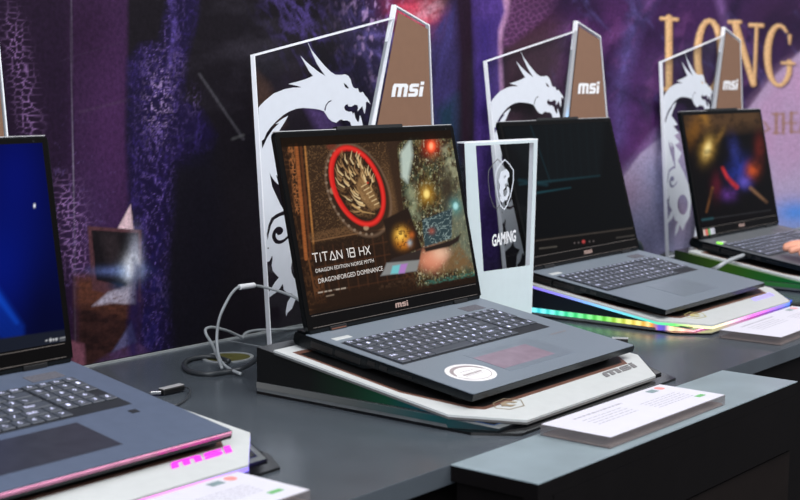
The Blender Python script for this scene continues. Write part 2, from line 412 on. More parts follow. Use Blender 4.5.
# ------------------------------------------------------------------ printed mural
def paint_mural(U, V, X, Z):
    A = Art(U, V, (24, 20, 28))
    n1 = fbm(X*14, Z*14, 5); n2 = fbm(X*60, Z*45, 4, 3); fine = fbm(X*190, Z*190, 3, 5)
    A.mix((44, 30, 50), (n1-.35)*1.2)
    # plum panel
    A.poly([(66, -40), (140, -40), (128, 240), (132, 400), (60, 400)], (54, 31, 64), 6, .85)
    A.glow(112, 120, 26, 130, (76, 42, 88), .6)
    A.glow(85, 30, 30, 40, (44, 22, 50), .7)
    A.poly([(-60, -40), (68, -40), (72, 240), (70, 400), (-60, 400)], (36, 21, 44), 5, .9)
    A.glow(90, 220, 34, 50, (62, 44, 84), .5)
    A.mix((120, 96, 160), np.clip((ridged(X*70, Z*70, 3, 8)-.83)*5, 0, 1)*np.exp(-((U-70)/50)**2)*np.clip((V-90)/120, 0, 1)*.55)
    # light lattice of scales, two bands
    cl = cells(U/8.2+fbm(U*.05, V*.05, 2, 2)*2, V/6.4, 4)
    net = np.clip(1-cl/.24, 0, 1)*(.45+.8*fbm(U*.2, V*.2, 2, 6))
    band = np.exp(-((U-(8+.17*V))/11)**2)*np.clip((160-V)/40, 0, 1)*np.clip((V+5)/40, 0, 1)
    band2 = np.exp(-((U-(40+.14*V))/15)**2)*np.clip((V-165)/40, 0, 1)*np.clip((290-V)/25, 0, 1)
    A.mix((148, 112, 166), net*(band*.8+band2*.95))
    A.line([(70, -30), (76, 380)], .8, (128, 122, 140), .6, .6)
    A.line([(58, 62), (72, 57), (128, 40)], .5, (70, 55, 80), .6, .4)
    # near-black cloak to the right of the leg
    A.poly([(128, -40), (258, -40), (420, -40), (420, 420), (128, 420), (131, 230), (125, 130), (127, 60)], (25, 21, 28), 2.5)
    A.mix((52, 48, 58), np.clip((fbm(X*9, Z*30, 4, 12)-.5)*2.4, 0, 1)*np.clip((U-150)/40, 0, 1)*np.clip((430-U)/80, 0, 1)*np.clip((190-V)/140, 0, 1)*.8)
    A.line([(199, 74), (243, 139)], 2.0, (86, 84, 92), 1.2, .7); A.line([(186, 141), (200, 132)], 2.4, (84, 92, 98), 1.2, .7)
    A.line([(232, 139), (243, 135)], 2.6, (88, 88, 90), 1, .6); A.line([(80, 112), (135, 98)], 2, (84, 66, 90), 1.5, .35)
    # violet crystalline leg
    leg = [(128, 60), (140, 45), (160, 42), (168, 0), (180, -30), (200, -30), (196, 20), (185, 60), (182, 100), (200, 110), (215, 135), (205, 165), (176, 170), (172, 230), (166, 290), (178, 360), (128, 372), (134, 300), (131, 230), (127, 160)]
    A.poly(leg, (28, 20, 58), 5, .9)
    tx = lambda q0, q1, sd_, g: (lambda x, y: np.clip((ridged(x*q0+y*.035, y*q1-x*.03, 5, sd_)-g)*3.4, 0, 1))
    A.poly(leg, (62, 46, 116), 4, .7, tx(.13, .085, 21, .68))
    A.poly(leg, (122, 98, 176), 4, .85, lambda x, y: tx(.3, .16, 25, .72)(x, y)*np.clip(1.1-np.abs(x-158)/34, 0, 1))
    A.poly(leg, (188, 160, 214), 3, 1, lambda x, y: tx(.34, .2, 31, .70)(x, y)*np.exp(-((x-160+.05*(y-90))/13)**2)*np.exp(-((y-98)/34)**2))
    A.poly([(131, 250), (158, 236), (170, 300), (158, 350), (132, 355)], (34, 32, 96), 6, .5, lambda x, y: np.clip(fbm(x*.15, y*.1, 3, 3)*2.4-.6, 0, 1))
    A.poly([(174, 160), (215, 140), (228, 260), (190, 372), (170, 372), (164, 290)], (22, 20, 30), 9, .85)
    A.line([(170, -20), (174, 30), (168, 70)], [6, 5, 2], (104, 84, 170), 2.5, .7, lambda x, y: np.clip(fbm(x*.3, y*.15, 3, 9)*2.2-.5, 0, 1))
    for cx, cy, a in ((165, 88, .9), (158, 130, .7), (178, 64, .5), (193, 101, .5), (146, 66, .5), (160, 290, .35)):
        A.glow(cx, cy, 7, 12, (140, 116, 184), a*.8, 2, 0, lambda x, y: np.clip((ridged(x*.36, y*.2, 4, 17)-.66)*4, 0, 1))
    # laptop printed low on the mural, with a burst of light, on brown ground
    A.poly([(76, 280), (133, 262), (140, 300), (136, 345), (118, 372), (76, 372)], (66, 40, 38), 5, 1)
    A.poly([(76, 275), (133, 275), (133, 320), (76, 305)], (110, 66, 50), 5, .7, lambda x, y: fbm(x*.12, y*.3, 4, 41)*1.6)
    A.poly([(76, 306), (136, 306), (128, 360), (80, 372)], (30, 20, 22), 6, .8, lambda x, y: np.clip(fbm(x*.1, y*.25, 4, 44)*2.2-.6, 0, 1))
    A.poly([(117, 229), (130, 205), (133, 230)], (208, 178, 186), 1)
    A.poly([(87, 226), (141, 230), (140, 302), (92, 290)], (88, 56, 62), .7)
    A.poly([(91, 230), (138, 233), (138, 290), (96, 280)], (28, 24, 28), .7)
    A.poly([(100, 234), (116, 234), (128, 280), (110, 276)], (60, 50, 54), 4, .5)
    A.poly([(92, 306), (108, 292), (135, 282), (135, 304), (112, 303)], (170, 164, 182), 1.5, .95, lambda x, y: np.clip(fbm(x*.4, y*.5, 3, 14)*2, 0, 1))
    A.glow(135, 256, 6, 20, (176, 180, 200), .7); A.glow(110, 271, 20, 4.5, (84, 98, 150), .8); A.glow(130, 271, 11, 7, (150, 180, 226), .9)
    A.glow(131, 268, 7, 12, (240, 244, 255), .95)
    A.glow(118, 286, 9, 4, (40, 60, 90), .8)
    A.poly([(70, 340), (84, 344), (86, 372), (72, 372)], (124, 76, 92), 1.5, .9)
    A.poly([(80, 374), (104, 356), (134, 340), (150, 352), (150, 372)], (84, 58, 96), 2, .9, lambda x, y: fbm(x*.12, y*.3, 4, 4)*1.6)
    A.poly([(112, 352), (131, 322), (136, 342)], (98, 96, 138), 1.5, .85)
    A.poly([(132, 258), (142, 268), (135, 372), (126, 340)], (26, 24, 80), 3, .7)
    # behind the first clear stand: diagonal violet shards on dark
    st = ridged(U*.05+V*.035, V*.012-U*.01, 4, 51)
    z = np.exp(-((U-(292+.42*V))/26)**2)*np.clip((150-V)/60, 0, 1)
    A.mix((86, 70, 140), z*.85*np.clip((ridged(U*.13-V*.07, U*.02+V*.05, 4, 52)-.6)*3, 0, 1))
    z = np.exp(-((U-(378+.15*V))/30)**2)*np.clip((260-V)/60, 0, 1)
    A.mix((52, 42, 88), z*.6)
    A.mix((104, 90, 160), z*.9*np.clip((ridged(U*.11-V*.03, V*.05, 4, 53)-.62)*3, 0, 1))
    A.mix((170, 140, 190), z*np.clip((fbm(U*.25, V*.12, 3, 59)-.6)*5, 0, 1)*np.clip((110-V)/60, 0, 1))
    A.poly([(270, 85), (300, 45), (330, 150), (300, 330), (268, 330)], (44, 34, 46), 12, .5)
    A.poly([(254, 70), (268, 84), (285, 125), (256, 125)], (92, 66, 56), 5, .6)
    A.poly([(303, 105), (330, 112), (345, 132), (318, 132)], (112, 84, 150), 4, .6)
    # pink red burst at the top
    A.glow(416, 14, 26, 16, (196, 62, 88), .95, 2, .3, lambda x, y: fbm(x*.08, y*.1, 4, 61)*1.9)
    A.glow(427, 10, 14, 9, (232, 178, 196), .9, 2, -.4, lambda x, y: np.clip(fbm(x*.12, y*.14, 4, 63)*2.4-.5, 0, 1))
    A.glow(434, 30, 9, 7, (120, 60, 90), .7); A.line([(395, 30), (440, -6)], 3, (150, 40, 60), 3, .6)
    # blue strands, maroon gap, violet column and pink rim
    A.poly([(430, 30), (470, -20), (462, 60), (458, 160), (436, 200), (432, 120)], (66, 58, 116), 6, .85, lambda x, y: .4+1.0*ridged(x*.16+y*.03, y*.015, 3, 70))
    A.poly([(452, -20), (476, -20), (470, 130), (468, 160), (454, 160), (458, 60)], (36, 18, 34), 5, .95)
    A.poly([(436, 110), (456, 95), (458, 200), (438, 220)], (16, 56, 66), 7, .8)
    A.poly([(471, -30), (503, -30), (508, 15), (500, 40), (502, 95), (498, 340), (470, 340), (476, 100)], (80, 56, 132), 3, .95, lambda x, y: .45+.9*ridged(x*.09, y*.03, 4, 71))
    A.poly([(476, 20), (494, 20), (490, 110), (478, 120)], (42, 32, 104), 7, .6)
    A.line([(504, -20), (508, 12), (501, 30), (500, 60), (502, 95)], [8, 7, 5, 3, 4], (196, 148, 186), 2, .85)
    A.line([(502, 95), (512, 130), (520, 200)], [4, 3, 3], (150, 120, 160), 2, .5)
    A.poly([(505, 50), (560, -6), (572, 20), (540, 60), (520, 130), (506, 130)], (60, 30, 54), 5, .95)
    # scale skin band upper centre
    scal = np.clip(1-cells(U*.16-V*.1, U*.07+V*.17, 9)/.3, 0, 1)
    A.poly([(509, 2), (520, -20), (572, -20), (552, 12), (512, 46), (500, 48)], (84, 48, 86), 3, .9)
    A.poly([(509, 2), (520, -20), (572, -20), (552, 12), (512, 46), (500, 48)], (140, 90, 140), 3, .5, lambda x, y: np.clip(1-cells(x*.16-y*.1, x*.07+y*.17, 9)/.3, 0, 1))
    A.poly([(507, 48), (560, 12), (577, 24), (560, 130), (520, 240), (508, 240)], (70, 44, 58), 4, .85)
    # purple haze to the right
    A.poly([(556, -30), (900, -30), (900, 160), (600, 400), (560, 300), (575, 80)], (64, 36, 84), 12, .95)
    A.glow(600, 30, 34, 26, (100, 50, 112), .85, 2, 0, lambda x, y: fbm(x*.05, y*.05, 3, 80)*1.7)
    A.glow(632, 120, 26, 60, (92, 54, 118), .7, 2, 0, lambda x, y: .4+fbm(x*.06, y*.05, 3, 82))
    A.line([(652, -10), (632, 30), (620, 80), (618, 140)], [12, 16, 14, 9], (94, 84, 148), 8, .6, lambda x, y: .5+fbm(x*.12, y*.12, 3, 84))
    A.glow(575, 5, 30, 12, (44, 26, 56), .7); A.glow(690, 20, 26, 20, (70, 34, 84), .6)
    A.glow(780, 20, 40, 30, (58, 30, 62), .7); A.glow(760, 90, 25, 40, (38, 28, 58), .6)
    A.line([(716, -10), (726, 22), (728, 40)], [7, 9, 6], (124, 88, 148), 4, .75)
    A.glow(648, 160, 14, 40, (120, 58, 128), .7)
    hz_ = np.clip((U-545)/25, 0, 1)
    A.mix((30, 20, 50), hz_*np.clip((ridged(U*.022+V*.012, V*.016-U*.006, 5, 101)-.55)*2.6, 0, 1)*.75)
    A.mix((120, 70, 130), hz_*np.clip((fbm(U*.05+V*.02, V*.035, 5, 105)-.54)*5, 0, 1)*.55)
    A.mix((96, 88, 150), hz_*np.clip((ridged(U*.04-V*.02, V*.02, 5, 109)-.78)*5, 0, 1)*.5)
    # pale dune with a curved edge
    dune = [(612, 200), (622, 178), (640, 154), (660, 138), (690, 128), (740, 118), (752, 104), (768, 82), (785, 66), (806, 46), (900, 0), (900, 420), (600, 420)]
    A.poly(dune, (172, 154, 186), 1.6, 1)
    A.poly([(612, 200), (660, 138), (700, 180), (700, 330), (600, 330)], (146, 148, 186), 14, .75, lambda x, y: .5+fbm(x*.05, y*.03, 3, 90))
    A.glow(628, 195, 14, 22, (158, 130, 160), .6); A.glow(652, 240, 20, 20, (110, 112, 150), .6)
    A.glow(680, 215, 12, 26, (150, 112, 128), .5)
    A.poly([(752, 104), (785, 66), (900, 20), (900, 150), (780, 175), (755, 150)], (180, 142, 178), 10, .8, lambda x, y: .45+.8*fbm(x*.07, y*.05, 3, 92))
    A.glow(800, 84, 13, 22, (196, 150, 190), .5)
    A.glow(796, 213, 26, 14, (70, 132, 214), .95); A.glow(790, 235, 40, 14, (108, 140, 196), .8)
    # gold serif capitals
    G = (214, 166, 118); sh = (52, 30, 40)
    def thin(w): return w*.86 if np.isscalar(w) else [q_*.86 for q_ in w]
    def gold(pts_list, dy=0):
        for pts, w in pts_list:
            A.line([(x+1.5, y+1.6) for x, y in pts], thin(w), sh, 1.2, .7)
        for pts, w in pts_list:
            A.line(pts, thin(w), G, 1.0, 1)
            A.line([(x-.8, y-.6) for x, y in pts], [max(.5, (ww if not np.isscalar(w) else w)*.35) for ww in (w if not np.isscalar(w) else [w]*len(pts))], (240, 204, 150), 1.0, .6)
    gold([([(668.5, 18), (668.5, 90)], 8), ([(661, 18.5), (677, 19.5)], 4), ([(663, 89), (688, 90), (693, 80)], [4, 5, 3])])
    th = [2*math.pi*i/20 for i in range(21)]
    gold([([(709+12*math.cos(t), 55+34.5*math.sin(t)) for t in th], [5+3.2*abs(math.cos(t)) for t in th])])
    gold([([(735, 24), (753, 84)], [8, 6.5]), ([(756.5, 25), (754, 84)], 3.6), ([(750, 25), (762, 25.5)], 4.5), ([(729, 22), (740, 22)], 4), ([(735, 28), (734, 86)], 3.4)])
    tg = [R(a) for a in range(-52, -325, -16)]
    gold([([(779+12*math.cos(t), 55.5+30*math.sin(t)) for t in tg]+[(789, 70), (789, 62)], [2.5, 3.5, 4, 5, 6, 7, 7.5, 8, 8, 7.5, 7, 6, 5, 4.5, 4, 4.5, 5.5, 6, 6][:len(tg)+2])])
    gold([([(782, 63), (794, 63.5)], 3), ([(789.5, 36), (789.5, 44)], [4, 1.5])])
    # small gold line below, soft
    for x0, kind in ((765, 'e'), (774, 'I'), (782, 'H'), (791, 'E'), (800, 'A')):
        if kind == 'e': L = [([(764, 122), (769, 129), (764, 132)], 2)]
        elif kind == 'I': L = [([(776, 114), (776, 133)], 3.2), ([(772, 114), (781, 114)], 1.8), ([(773, 133), (779, 133)], 1.5)]
        elif kind == 'H': L = [([(783, 114), (783, 133)], 3), ([(783, 123), (789, 123)], 1.5)]
        elif kind == 'E': L = [([(791, 113), (791, 132)], 3.2), ([(791, 113), (797, 113)], 1.6), ([(791, 123), (796, 123)], 1.6), ([(791, 132), (797, 132)], 1.6)]
        else: L = [([(803, 112), (800, 132)], 2.6), ([(803, 112), (808, 132)], 3)]
        for p, w in L: A.line(p, w, (150, 112, 86), 1.2, .9)
    A.C *= (.70+.26*fine)[..., None]*np.where(A.C.sum(-1) > .35, 1.18, 1)[..., None]
    return A.C

V = grid((-.8, WY, 0.003), (3.4, WY, 0.003), (-.8, WY, 1.0), (3.4, WY, 1.0), 1150, 540,
         lambda s: np.expm1(1.5*s)/np.expm1(1.5))
U_, V_ = project(V.reshape(-1, 3)); shp = V.shape[:2]
U_ = U_.reshape(shp); V_ = V_.reshape(shp)
Cc = paint_mural(np.clip(U_, -150, 900), np.clip(V_, -150, 460), V[..., 0], V[..., 2])
me = grid_mesh(V); recolor(me, Cc.reshape(-1, 3))
mu = link('printed_mural', me, M_print)
md = mu.modifiers.new('sheet', 'SOLIDIFY'); md.thickness = .0015; md.offset = 0
tag(mu, 'large purple fantasy mural with violet rock figures and gold capitals behind the counter', 'mural')

# ------------------------------------------------------------------ logo shapes
MSI = [[(0, 0), (0, .78), (.1, 1), (1.2, 1), (1.38, .84), (1.38, 0), (1.06, 0), (1.06, .74), (.85, .74), (.85, 0), (.53, 0), (.53, .74), (.32, .74), (.32, 0)],
       [(1.52, 0), (1.52, .26), (2.08, .26), (2.08, .38), (1.66, .38), (1.52, .5), (1.52, .86), (1.68, 1), (2.36, 1), (2.36, .74), (1.82, .74), (1.82, .63), (2.22, .63), (2.37, .5), (2.37, .14), (2.22, 0)],
       [(2.5, 0), (2.5, .78), (2.82, .78), (2.82, 0)], [(2.5, .9), (2.5, 1.16), (2.82, 1.16), (2.82, .9)]]
def msi(x, y, w, h, slant=.18):
    return [[(x+(a+b*slant)/(2.82+1.16*slant)*w, y+b/1.16*h) for a, b in lp] for lp in MSI]

def fr(ox, oy, s): return lambda L: [(ox+a/s, oy+b/s) for a, b in L]
fA = fr(250, 60, 6.25); fB = fr(310, 50, 6.25); fC = fr(250, 120, 7.143); fD = fr(250, 185, 7.143); fE = fr(250, 250, 7.143)
DX0, DY0 = .2428, .232
def dl(L):
    out = []
    for u, v in L:
        p = onY(u, v, DY0); out.append((p[0]-DX0, p[2]))
    return out
outer = (fA([(55, 300), (65, 285), (95, 255), (150, 210), (220, 182), (270, 173), (322, 172), (300, 163), (240, 150), (300, 135), (350, 120), (395, 100), (370, 70), (345, 25), (318, -25), (350, 10), (385, 40), (430, 75), (475, 103), (450, 70), (420, 25), (390, -40), (362, -112)])
         + fB([(10, 0), (50, 50), (90, 97), (130, 137), (160, 155), (200, 156), (220, 152), (240, 162), (255, 185), (262, 215), (272, 235), (290, 243), (300, 238), (306, 262), (318, 268), (330, 262), (345, 285), (362, 305), (379, 340), (360, 322), (350, 328), (349, 362), (342, 400), (333, 372), (328, 350), (312, 368), (298, 384), (302, 362), (298, 346), (280, 342), (258, 355), (240, 352), (236, 338), (222, 344), (213, 360), (222, 378), (245, 388), (262, 384), (268, 405), (276, 392), (284, 425), (298, 450), (308, 447), (314, 408), (324, 440), (332, 480), (328, 530), (300, 540), (265, 520), (262, 480), (252, 450), (232, 440), (212, 442), (196, 434), (182, 440), (165, 455), (140, 448), (118, 430), (100, 402), (88, 384)])
         + fA([(440, 312), (410, 306), (380, 303), (330, 300), (290, 305), (250, 320), (210, 343), (170, 378), (130, 420), (105, 455), (88, 495)])
         + fC([(84, 150), (86, 185), (90, 207), (100, 182), (125, 128), (165, 68), (210, 24)]) + fA([(160, 400), (205, 368), (238, 350), (215, 392), (185, 440), (165, 480)])
         + [(278, 138), (284, 143), (291, 150), (281, 152), (294, 162), (283, 166), (296, 176), (285, 180), (300, 192), (292, 204), (306, 222), (316, 238)]
         + [(322, 262), (318, 285), (308, 297), (303, 306)] + fE([(330, 340), (300, 420), (268, 450), (260, 472), (258, 440), (270, 375), (305, 315), (262, 302), (243, 285), (236, 240), (218, 268), (195, 298), (165, 318), (140, 338), (136, 300)])
         + fE([(150, 285), (180, 232), (208, 198), (190, 178), (165, 150), (157, 110), (164, 60), (160, 38), (140, 80), (124, 86), (112, 0)])
         + fD([(100, 420), (88, 200), (80, 0)]) + fC([(78, 300), (70, 150)]))
h1 = fC([(140, 370), (150, 398), (180, 440), (205, 462), (186, 390), (205, 410), (240, 460)]) + fD([(246, 80), (256, 150), (262, 212), (215, 224), (175, 248), (152, 290), (137, 350), (126, 402), (121, 350), (133, 285), (153, 236), (190, 208), (244, 184), (215, 135), (185, 70), (158, 10)])
h2 = fD([(p.x, p.y) for p in smooth_pts([(292, 340), (292, 358), (262, 395), (222, 420), (180, 415), (158, 375), (165, 335), (190, 303), (222, 300), (240, 325), (225, 352), (200, 358), (190, 345), (186, 370), (205, 395), (240, 388), (270, 362)], 4)])
h3 = [(303+12*math.cos(t), 268+15*math.sin(t)) for t in [2*math.pi*i/18 for i in range(18)]]
h4 = fB([(210, 205), (225, 215), (245, 238), (236, 242), (220, 232)])
h5 = fB([(135, 313), (115, 322), (98, 345), (90, 370), (93, 380), (99, 380), (100, 366), (107, 345), (120, 328), (138, 318)])
h6 = fA([(66, 318), (80, 306), (66, 326)]); h7 = fD([(124, 448), (134, 445), (138, 455), (128, 460)])
DRAGON = [dl(l) for l in (outer, h1, h2, h3, h4, h5, h7)]

# ------------------------------------------------------------------ clear dragon display boards
A_TL, A_BL = (-.0338, .447), (0, 0)
A_TR, A_BR = (.3035, .5195), (.148, 0.0)
B_TL, B_TR, B_BR, B_BL = (.2975, .5345), (.392, .5045), (.434, 0), (.150, 0)
def lerp(a, b, t): return (a[0]+(b[0]-a[0])*t, a[1]+(b[1]-a[1])*t)
A_TR2 = (.3035, .5195)
PA = [(0, 0), (.140, 0), (.2945, .5135), (-.0338, .447)]
PB = [(.1475, 0), (.432, 0), (.3915, .5045), (.2975, .5345), (.2975, .5230)]
def inset(poly, d):
    n = len(poly); cx = sum(p[0] for p in poly)/n; cy = sum(p[1] for p in poly)/n; out = []
    for i in range(n):
        a, b, c = Vector(poly[i-1]), Vector(poly[i]), Vector(poly[(i+1) % n])
        e1 = (b-a).normalized(); e2 = (c-b).normalized(); n1 = Vector((-e1.y, e1.x)); n2 = Vector((-e2.y, e2.x))
        bis = (n1+n2); bis = bis/max(.35, bis.length_squared)*2
        out.append(tuple(b+bis*d))
    return out
def ring(poly, w, y0, y1):
    me = fill2d([poly, inset(poly, w)], abs(y1-y0)); return stand_up(me, (y0+y1)/2)

def dragon_board(x0, y0, label, glow=None, lean=0.0):
    t = empty('acrylic_display_board', (x0, y0, .0001+.009*lean), (-lean, 0, 0)); tag(t, label, 'display board', 'clear acrylic boards standing behind the laptops')
    link('dragon_pane', prism(inset(PA, .0021), .0012, .0068, 'y'), M_clear, t)
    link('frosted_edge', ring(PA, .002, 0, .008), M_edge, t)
    d = link('dragon_emblem', stand_up(fill2d(DRAGON, .0006), .0004), M_drag, t)
    PBq = [(.1475, 0), (.432, 0), (.3915, .5045), (.2975, .5345)]
    link('logo_pane', prism(inset(PBq, .0023), .0012, .0068, 'y'), M_clear, t)
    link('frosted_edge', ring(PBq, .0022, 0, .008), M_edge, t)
    for pa_, pb_, w_, dx_ in (((.140, 0), (.2945, .5135), -.0036, 0), ((.1475, 0), (.2975, .5345), .0040, .0)):
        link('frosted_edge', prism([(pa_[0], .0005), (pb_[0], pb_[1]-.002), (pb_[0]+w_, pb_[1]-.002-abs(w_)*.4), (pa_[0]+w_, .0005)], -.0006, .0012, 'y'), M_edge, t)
    # a brown printed sheet on the face of the second pane
    link('bronze_sheet', prism([(.160, .004), (.424, .004), (.3865, .497), (.3065, .522)], .0002, .0011, 'y'), M_brown, t)
    lg = link('logo', stand_up(fill2d(msi(.2895, .1505+.0005+0, .0895, .0255), .0005), -.0004), M_logo, t)
    lg.location.z = 0
    lg.location.x = -.0015
    lg.data = lg.data.copy(); lg.data.transform(Matrix.Translation((0, 0, 0)))
    lg.location.z = .3824-.151
    if glow:
        a = Vector((.1475, 0)); b = Vector((.2975, .5345)); n = 40; Vv = []; cols = []
        for i in range(n+1):
            p = a.lerp(b, i/n*.96); Vv += [(p.x-.0060, -.0011, p.y), (p.x+.0050, -.0011, p.y)]
            c = np.array(lin(glow[0]))*math.exp(-((i/n-glow[1])/.07)**2)*1.2+np.array(lin((206, 208, 216)))*.75  # even pale glow added to brighten the whole edge, under the coloured spot
            cols += [c, c]
        F = [(2*i, 2*i+1, 2*i+3, 2*i+2) for i in range(n)]
        g = mesh('g', Vv, F); recolor(g, np.array(cols))
        o = link('edge_glow', g, M_led, t); mm = o.modifiers.new('s', 'SOLIDIFY'); mm.thickness = .0004; mm.offset = 0
    return t
dragon_board(DX0, DY0, 'tall clear board with white dragon standing right behind the laptop showing a red medallion')
dragon_board(.9515, .278, 'clear board with white dragon and small blue glow behind the dark screened laptop', ((90, 190, 255), .60), .08)
db = dragon_board(1.642, .300, 'clear board with white dragon in front of the gold capitals behind the farthest laptop', ((226, 226, 232), .5), .034)
db.scale = (.955, 1, 1.012)
dragon_board(-.577, .31, 'board at the left photo edge with only its brown panel showing above the blue screen', ((255, 80, 150), .5))

# ------------------------------------------------------------------ stands
TILT, HP = .1503, .0632
UN = dict(main=(.237, 0., .0231, .0044, -.0224, .2206), lap2=(.9817, .1307, .0254, -.0198, -.0218, .2794),
          lap3=(1.5577, .0892, .0179, 0., -.0057, .2102), left=(-.4416, .11, .0113, -.0197, -.0376, .1532))
ca, sa = math.cos(TILT), math.sin(TILT)
def pt(x, s, n=0):          # point on the sloping plate in stand coordinates
    return (x, -s*ca-n*sa, HP-s*sa+n*ca)
WP, EX, LFS, LF = .2344, .1645, .2836, .3498
def colramp(stops):
    T = np.array([s[0] for s in stops]); C = np.array([lin(s[1]) if len(s) < 3 else tuple(v*s[2] for v in lin(s[1])) for s in stops])
    return lambda t: np.array([np.interp(t, T, C[:, k]) for k in range(3)])
def band(path, zlo, zhi, ramp, n=320, dots=0, off=0.0):
    """thin upright strip along a path of (x,y); zlo/zhi functions of (x,y) or s; colour from ramp(t)"""
    P = [Vector(p) for p in path]; L = [0]
    for i in range(1, len(P)): L.append(L[-1]+(P[i]-P[i-1]).length)
    V = []; C = []
    ts = sorted(set([i/n for i in range(n+1)]+[l/L[-1] for l in L]))
    for t in ts:
        d = t*L[-1]; i = max(k for k in range(len(L)-1) if L[k] <= d+1e-9)
        p = P[i].lerp(P[i+1], (d-L[i])/(L[i+1]-L[i])); c = ramp(t)
        if dots: k_ = .5+.5*math.cos(2*math.pi*d/dots); c = c*(.8+.35*k_)+.22*k_*float(max(c))*np.clip((L[-1]*.262-d)*200, 0, 1)
        V += [(p.x, p.y, zlo(p.x, p.y)), (p.x, p.y, zhi(p.x, p.y))]; C += [c, c]
    F = [(2*i, 2*i+2, 2*i+3, 2*i+1) for i in range(len(ts)-1)]
    me = mesh('band', V, F); recolor(me, np.array(C)); return me
def solid(o, t=.0006, off=1):
    m = o.modifiers.new('thickness', 'SOLIDIFY'); m.thickness = t; m.offset = off; return o

def stand(key, label, plate_ramp, base_ramp, body_ramp, dots=0, logo_m=None, em=None):
    sx, sy, rz = UN[key][:3]
    t = empty('laptop_stand', (sx, sy, 0), (0, 0, rz)); tag(t, label, 'laptop stand', 'wedge stands under the laptops')
    # base wedge, thick at the back, thin at the front
    ring_ = [(-.2315, .034), (.2315, .034), (.2315, -.311), (.1985, -.3595), (-.1985, -.3595), (-.2315, -.311)]
    hz = lambda x, y: max(.0046, min(.0160, HP-.0056+y*sa/ca-.0010))
    BZ = .0034
    def slabz(nm, pts, lo, hi, m_):
        n = len(pts); Vv = [(x, y, lo(x, y)) for x, y in pts]+[(x, y, hi(x, y)) for x, y in pts]
        F = [tuple(range(n))[::-1], tuple(range(n, 2*n))]+[(i, (i+1) % n, n+(i+1) % n, n+i) for i in range(n)]
        me = mesh(nm, Vv, F); bq = bmesh.new(); bq.from_mesh(me); bmesh.ops.triangulate(bq, faces=[f for f in bq.faces if len(f.verts) > 4]); bmesh.ops.recalc_face_normals(bq, faces=bq.faces[:]); bq.to_mesh(me); bq.free()
        return link(nm, me, m_, t)
    slabz('base_plate', ring_, lambda x, y: .0001, lambda x, y: BZ, M_gloss)
    L6 = [(-.2308, .0335), (.2308, .0335), (.2308, -.2620), (.2308, -.275), (.206, -.332), (-.206, -.332), (-.2308, -.275), (-.2308, -.2620)]
    slabz('acrylic_layer', L6, lambda x, y: BZ+.0001, hz, M_base)
    path = [(-.2314, .0335), (-.2314, -.2752), (-.2064, -.3326), (.2064, -.3326), (.2314, -.2752), (.2314, .0335)]
    o = solid(link('base_light_strip', band(path, lambda x, y: BZ+.0005+.004*(1 if y > -.2753 else 0), lambda x, y: hz(x, y)-.0002, base_ramp, 600, dots), M_led, t))
    # sloping body between base and plate
    bp = [(-.2300, .0335), (.2030, .0335), (.222, -.270), (.2005, -.322), (-.2005, -.322), (-.222, -.270)]
    zt = lambda x, y: HP-.0056+(y)*sa/ca
    Vv = [(x, y, hz(x, y)+.0001) for x, y in bp]+[(x, y, min(HP-.001, zt(x, y))) for x, y in bp]
    F = [tuple(range(6))[::-1], tuple(range(6, 12))]+[(i, (i+1) % 6, 6+(i+1) % 6, 6+i) for i in range(6)]
    link('wedge_body', mesh('w', Vv, F), M_gloss, t)
    path2 = [(-.2306, .0335), (-.2226, -.2702), (-.2008, -.3226), (.2008, -.3226), (.2226, -.2702), (.2036, .0335)]
    solid(link('side_glow', band(path2, lambda x, y: hz(x, y)+.0004, lambda x, y: min(HP-.0012, zt(x, y)-.0002), body_ramp), M_led, t), .0005)  # LED glow over the wedge faces, put in as emissive colour
    # white top plate (back corners too), with rim light under its lip
    out = [(-WP, 0), (.206, 0), (.206, .05), (WP, LFS), (EX, LF), (-EX, LF), (-WP, LFS)]
    Vv = [pt(x, s, -.0028) for x, s in out]+[pt(x, s, 0) for x, s in out]; k = len(out)
    F = [tuple(range(k)), tuple(range(k, 2*k))[::-1]]+[(i, i+k, (i+1) % k+k, (i+1) % k) for i in range(k)]
    me = mesh('p', Vv, F); bmx = bmesh.new(); bmx.from_mesh(me); bmesh.ops.recalc_face_normals(bmx, faces=bmx.faces[:]); bmx.to_mesh(me); bmx.free()
    link('top_plate', me, M_white, t)
    pth = [(-WP, 0), (-WP, LFS), (-EX, LF), (EX, LF), (WP, LFS), (.206, .05)]
    P3 = [pt(x, s)[:2] for x, s in pth]
    zl = lambda x, y: HP+y*sa/ca
    solid(link('rim_light', band(P3, lambda x, y: zl(x, y)-(.0070 if key in ('lap2', 'left') else .0056), lambda x, y: zl(x, y)-.0028, plate_ramp, 200), M_led, t), .0012, -1)
    # copper inlay in the plate with a thin black sheet on top of it
    def slab(nm, pts, n0, n1, m_):
        me = prism(pts, 0, 1, 'z')
        for v in me.vertices: v.co = pt(v.co.x, -v.co.y, n0+(n1-n0)*v.co.z)
        return link(nm, me, m_, t)
    slab('copper_inlay', [(-.220, -.02), (.194, -.02), (.196, -.275), (.178, -.298), (-.178, -.298), (-.192, -.286), (-.222, -.20)], 0, .0003, M_inlay)
    slab('dark_sheet', [(-.216, -.03), (.188, -.03), (.190, -.276), (.173, -.2915), (-.173, -.2915), (-.186, -.281), (-.217, -.20)], .0003, .0006, M_black)
    lm = logo_m or M_grey
    lg = fill2d(msi(.088, -.3150, .098, .0155, .3), .0004)
    for v in lg.vertices: v.co = pt(v.co.x, -v.co.y, .0008+v.co.z)
    link('front_logo', lg, lm, t)
    # shield outline emblem lying on its side at the front left
    c0 = (-.134, -.303)
    sh = [(-.03, 0), (-.017, .013), (.012, .0155), (.028, 0), (.012, -.0155), (-.017, -.013)]
    lo = [(c0[0]+x, c0[1]+y) for x, y in sh]; li = [(c0[0]+x*.955, c0[1]+y*.93) for x, y in sh]
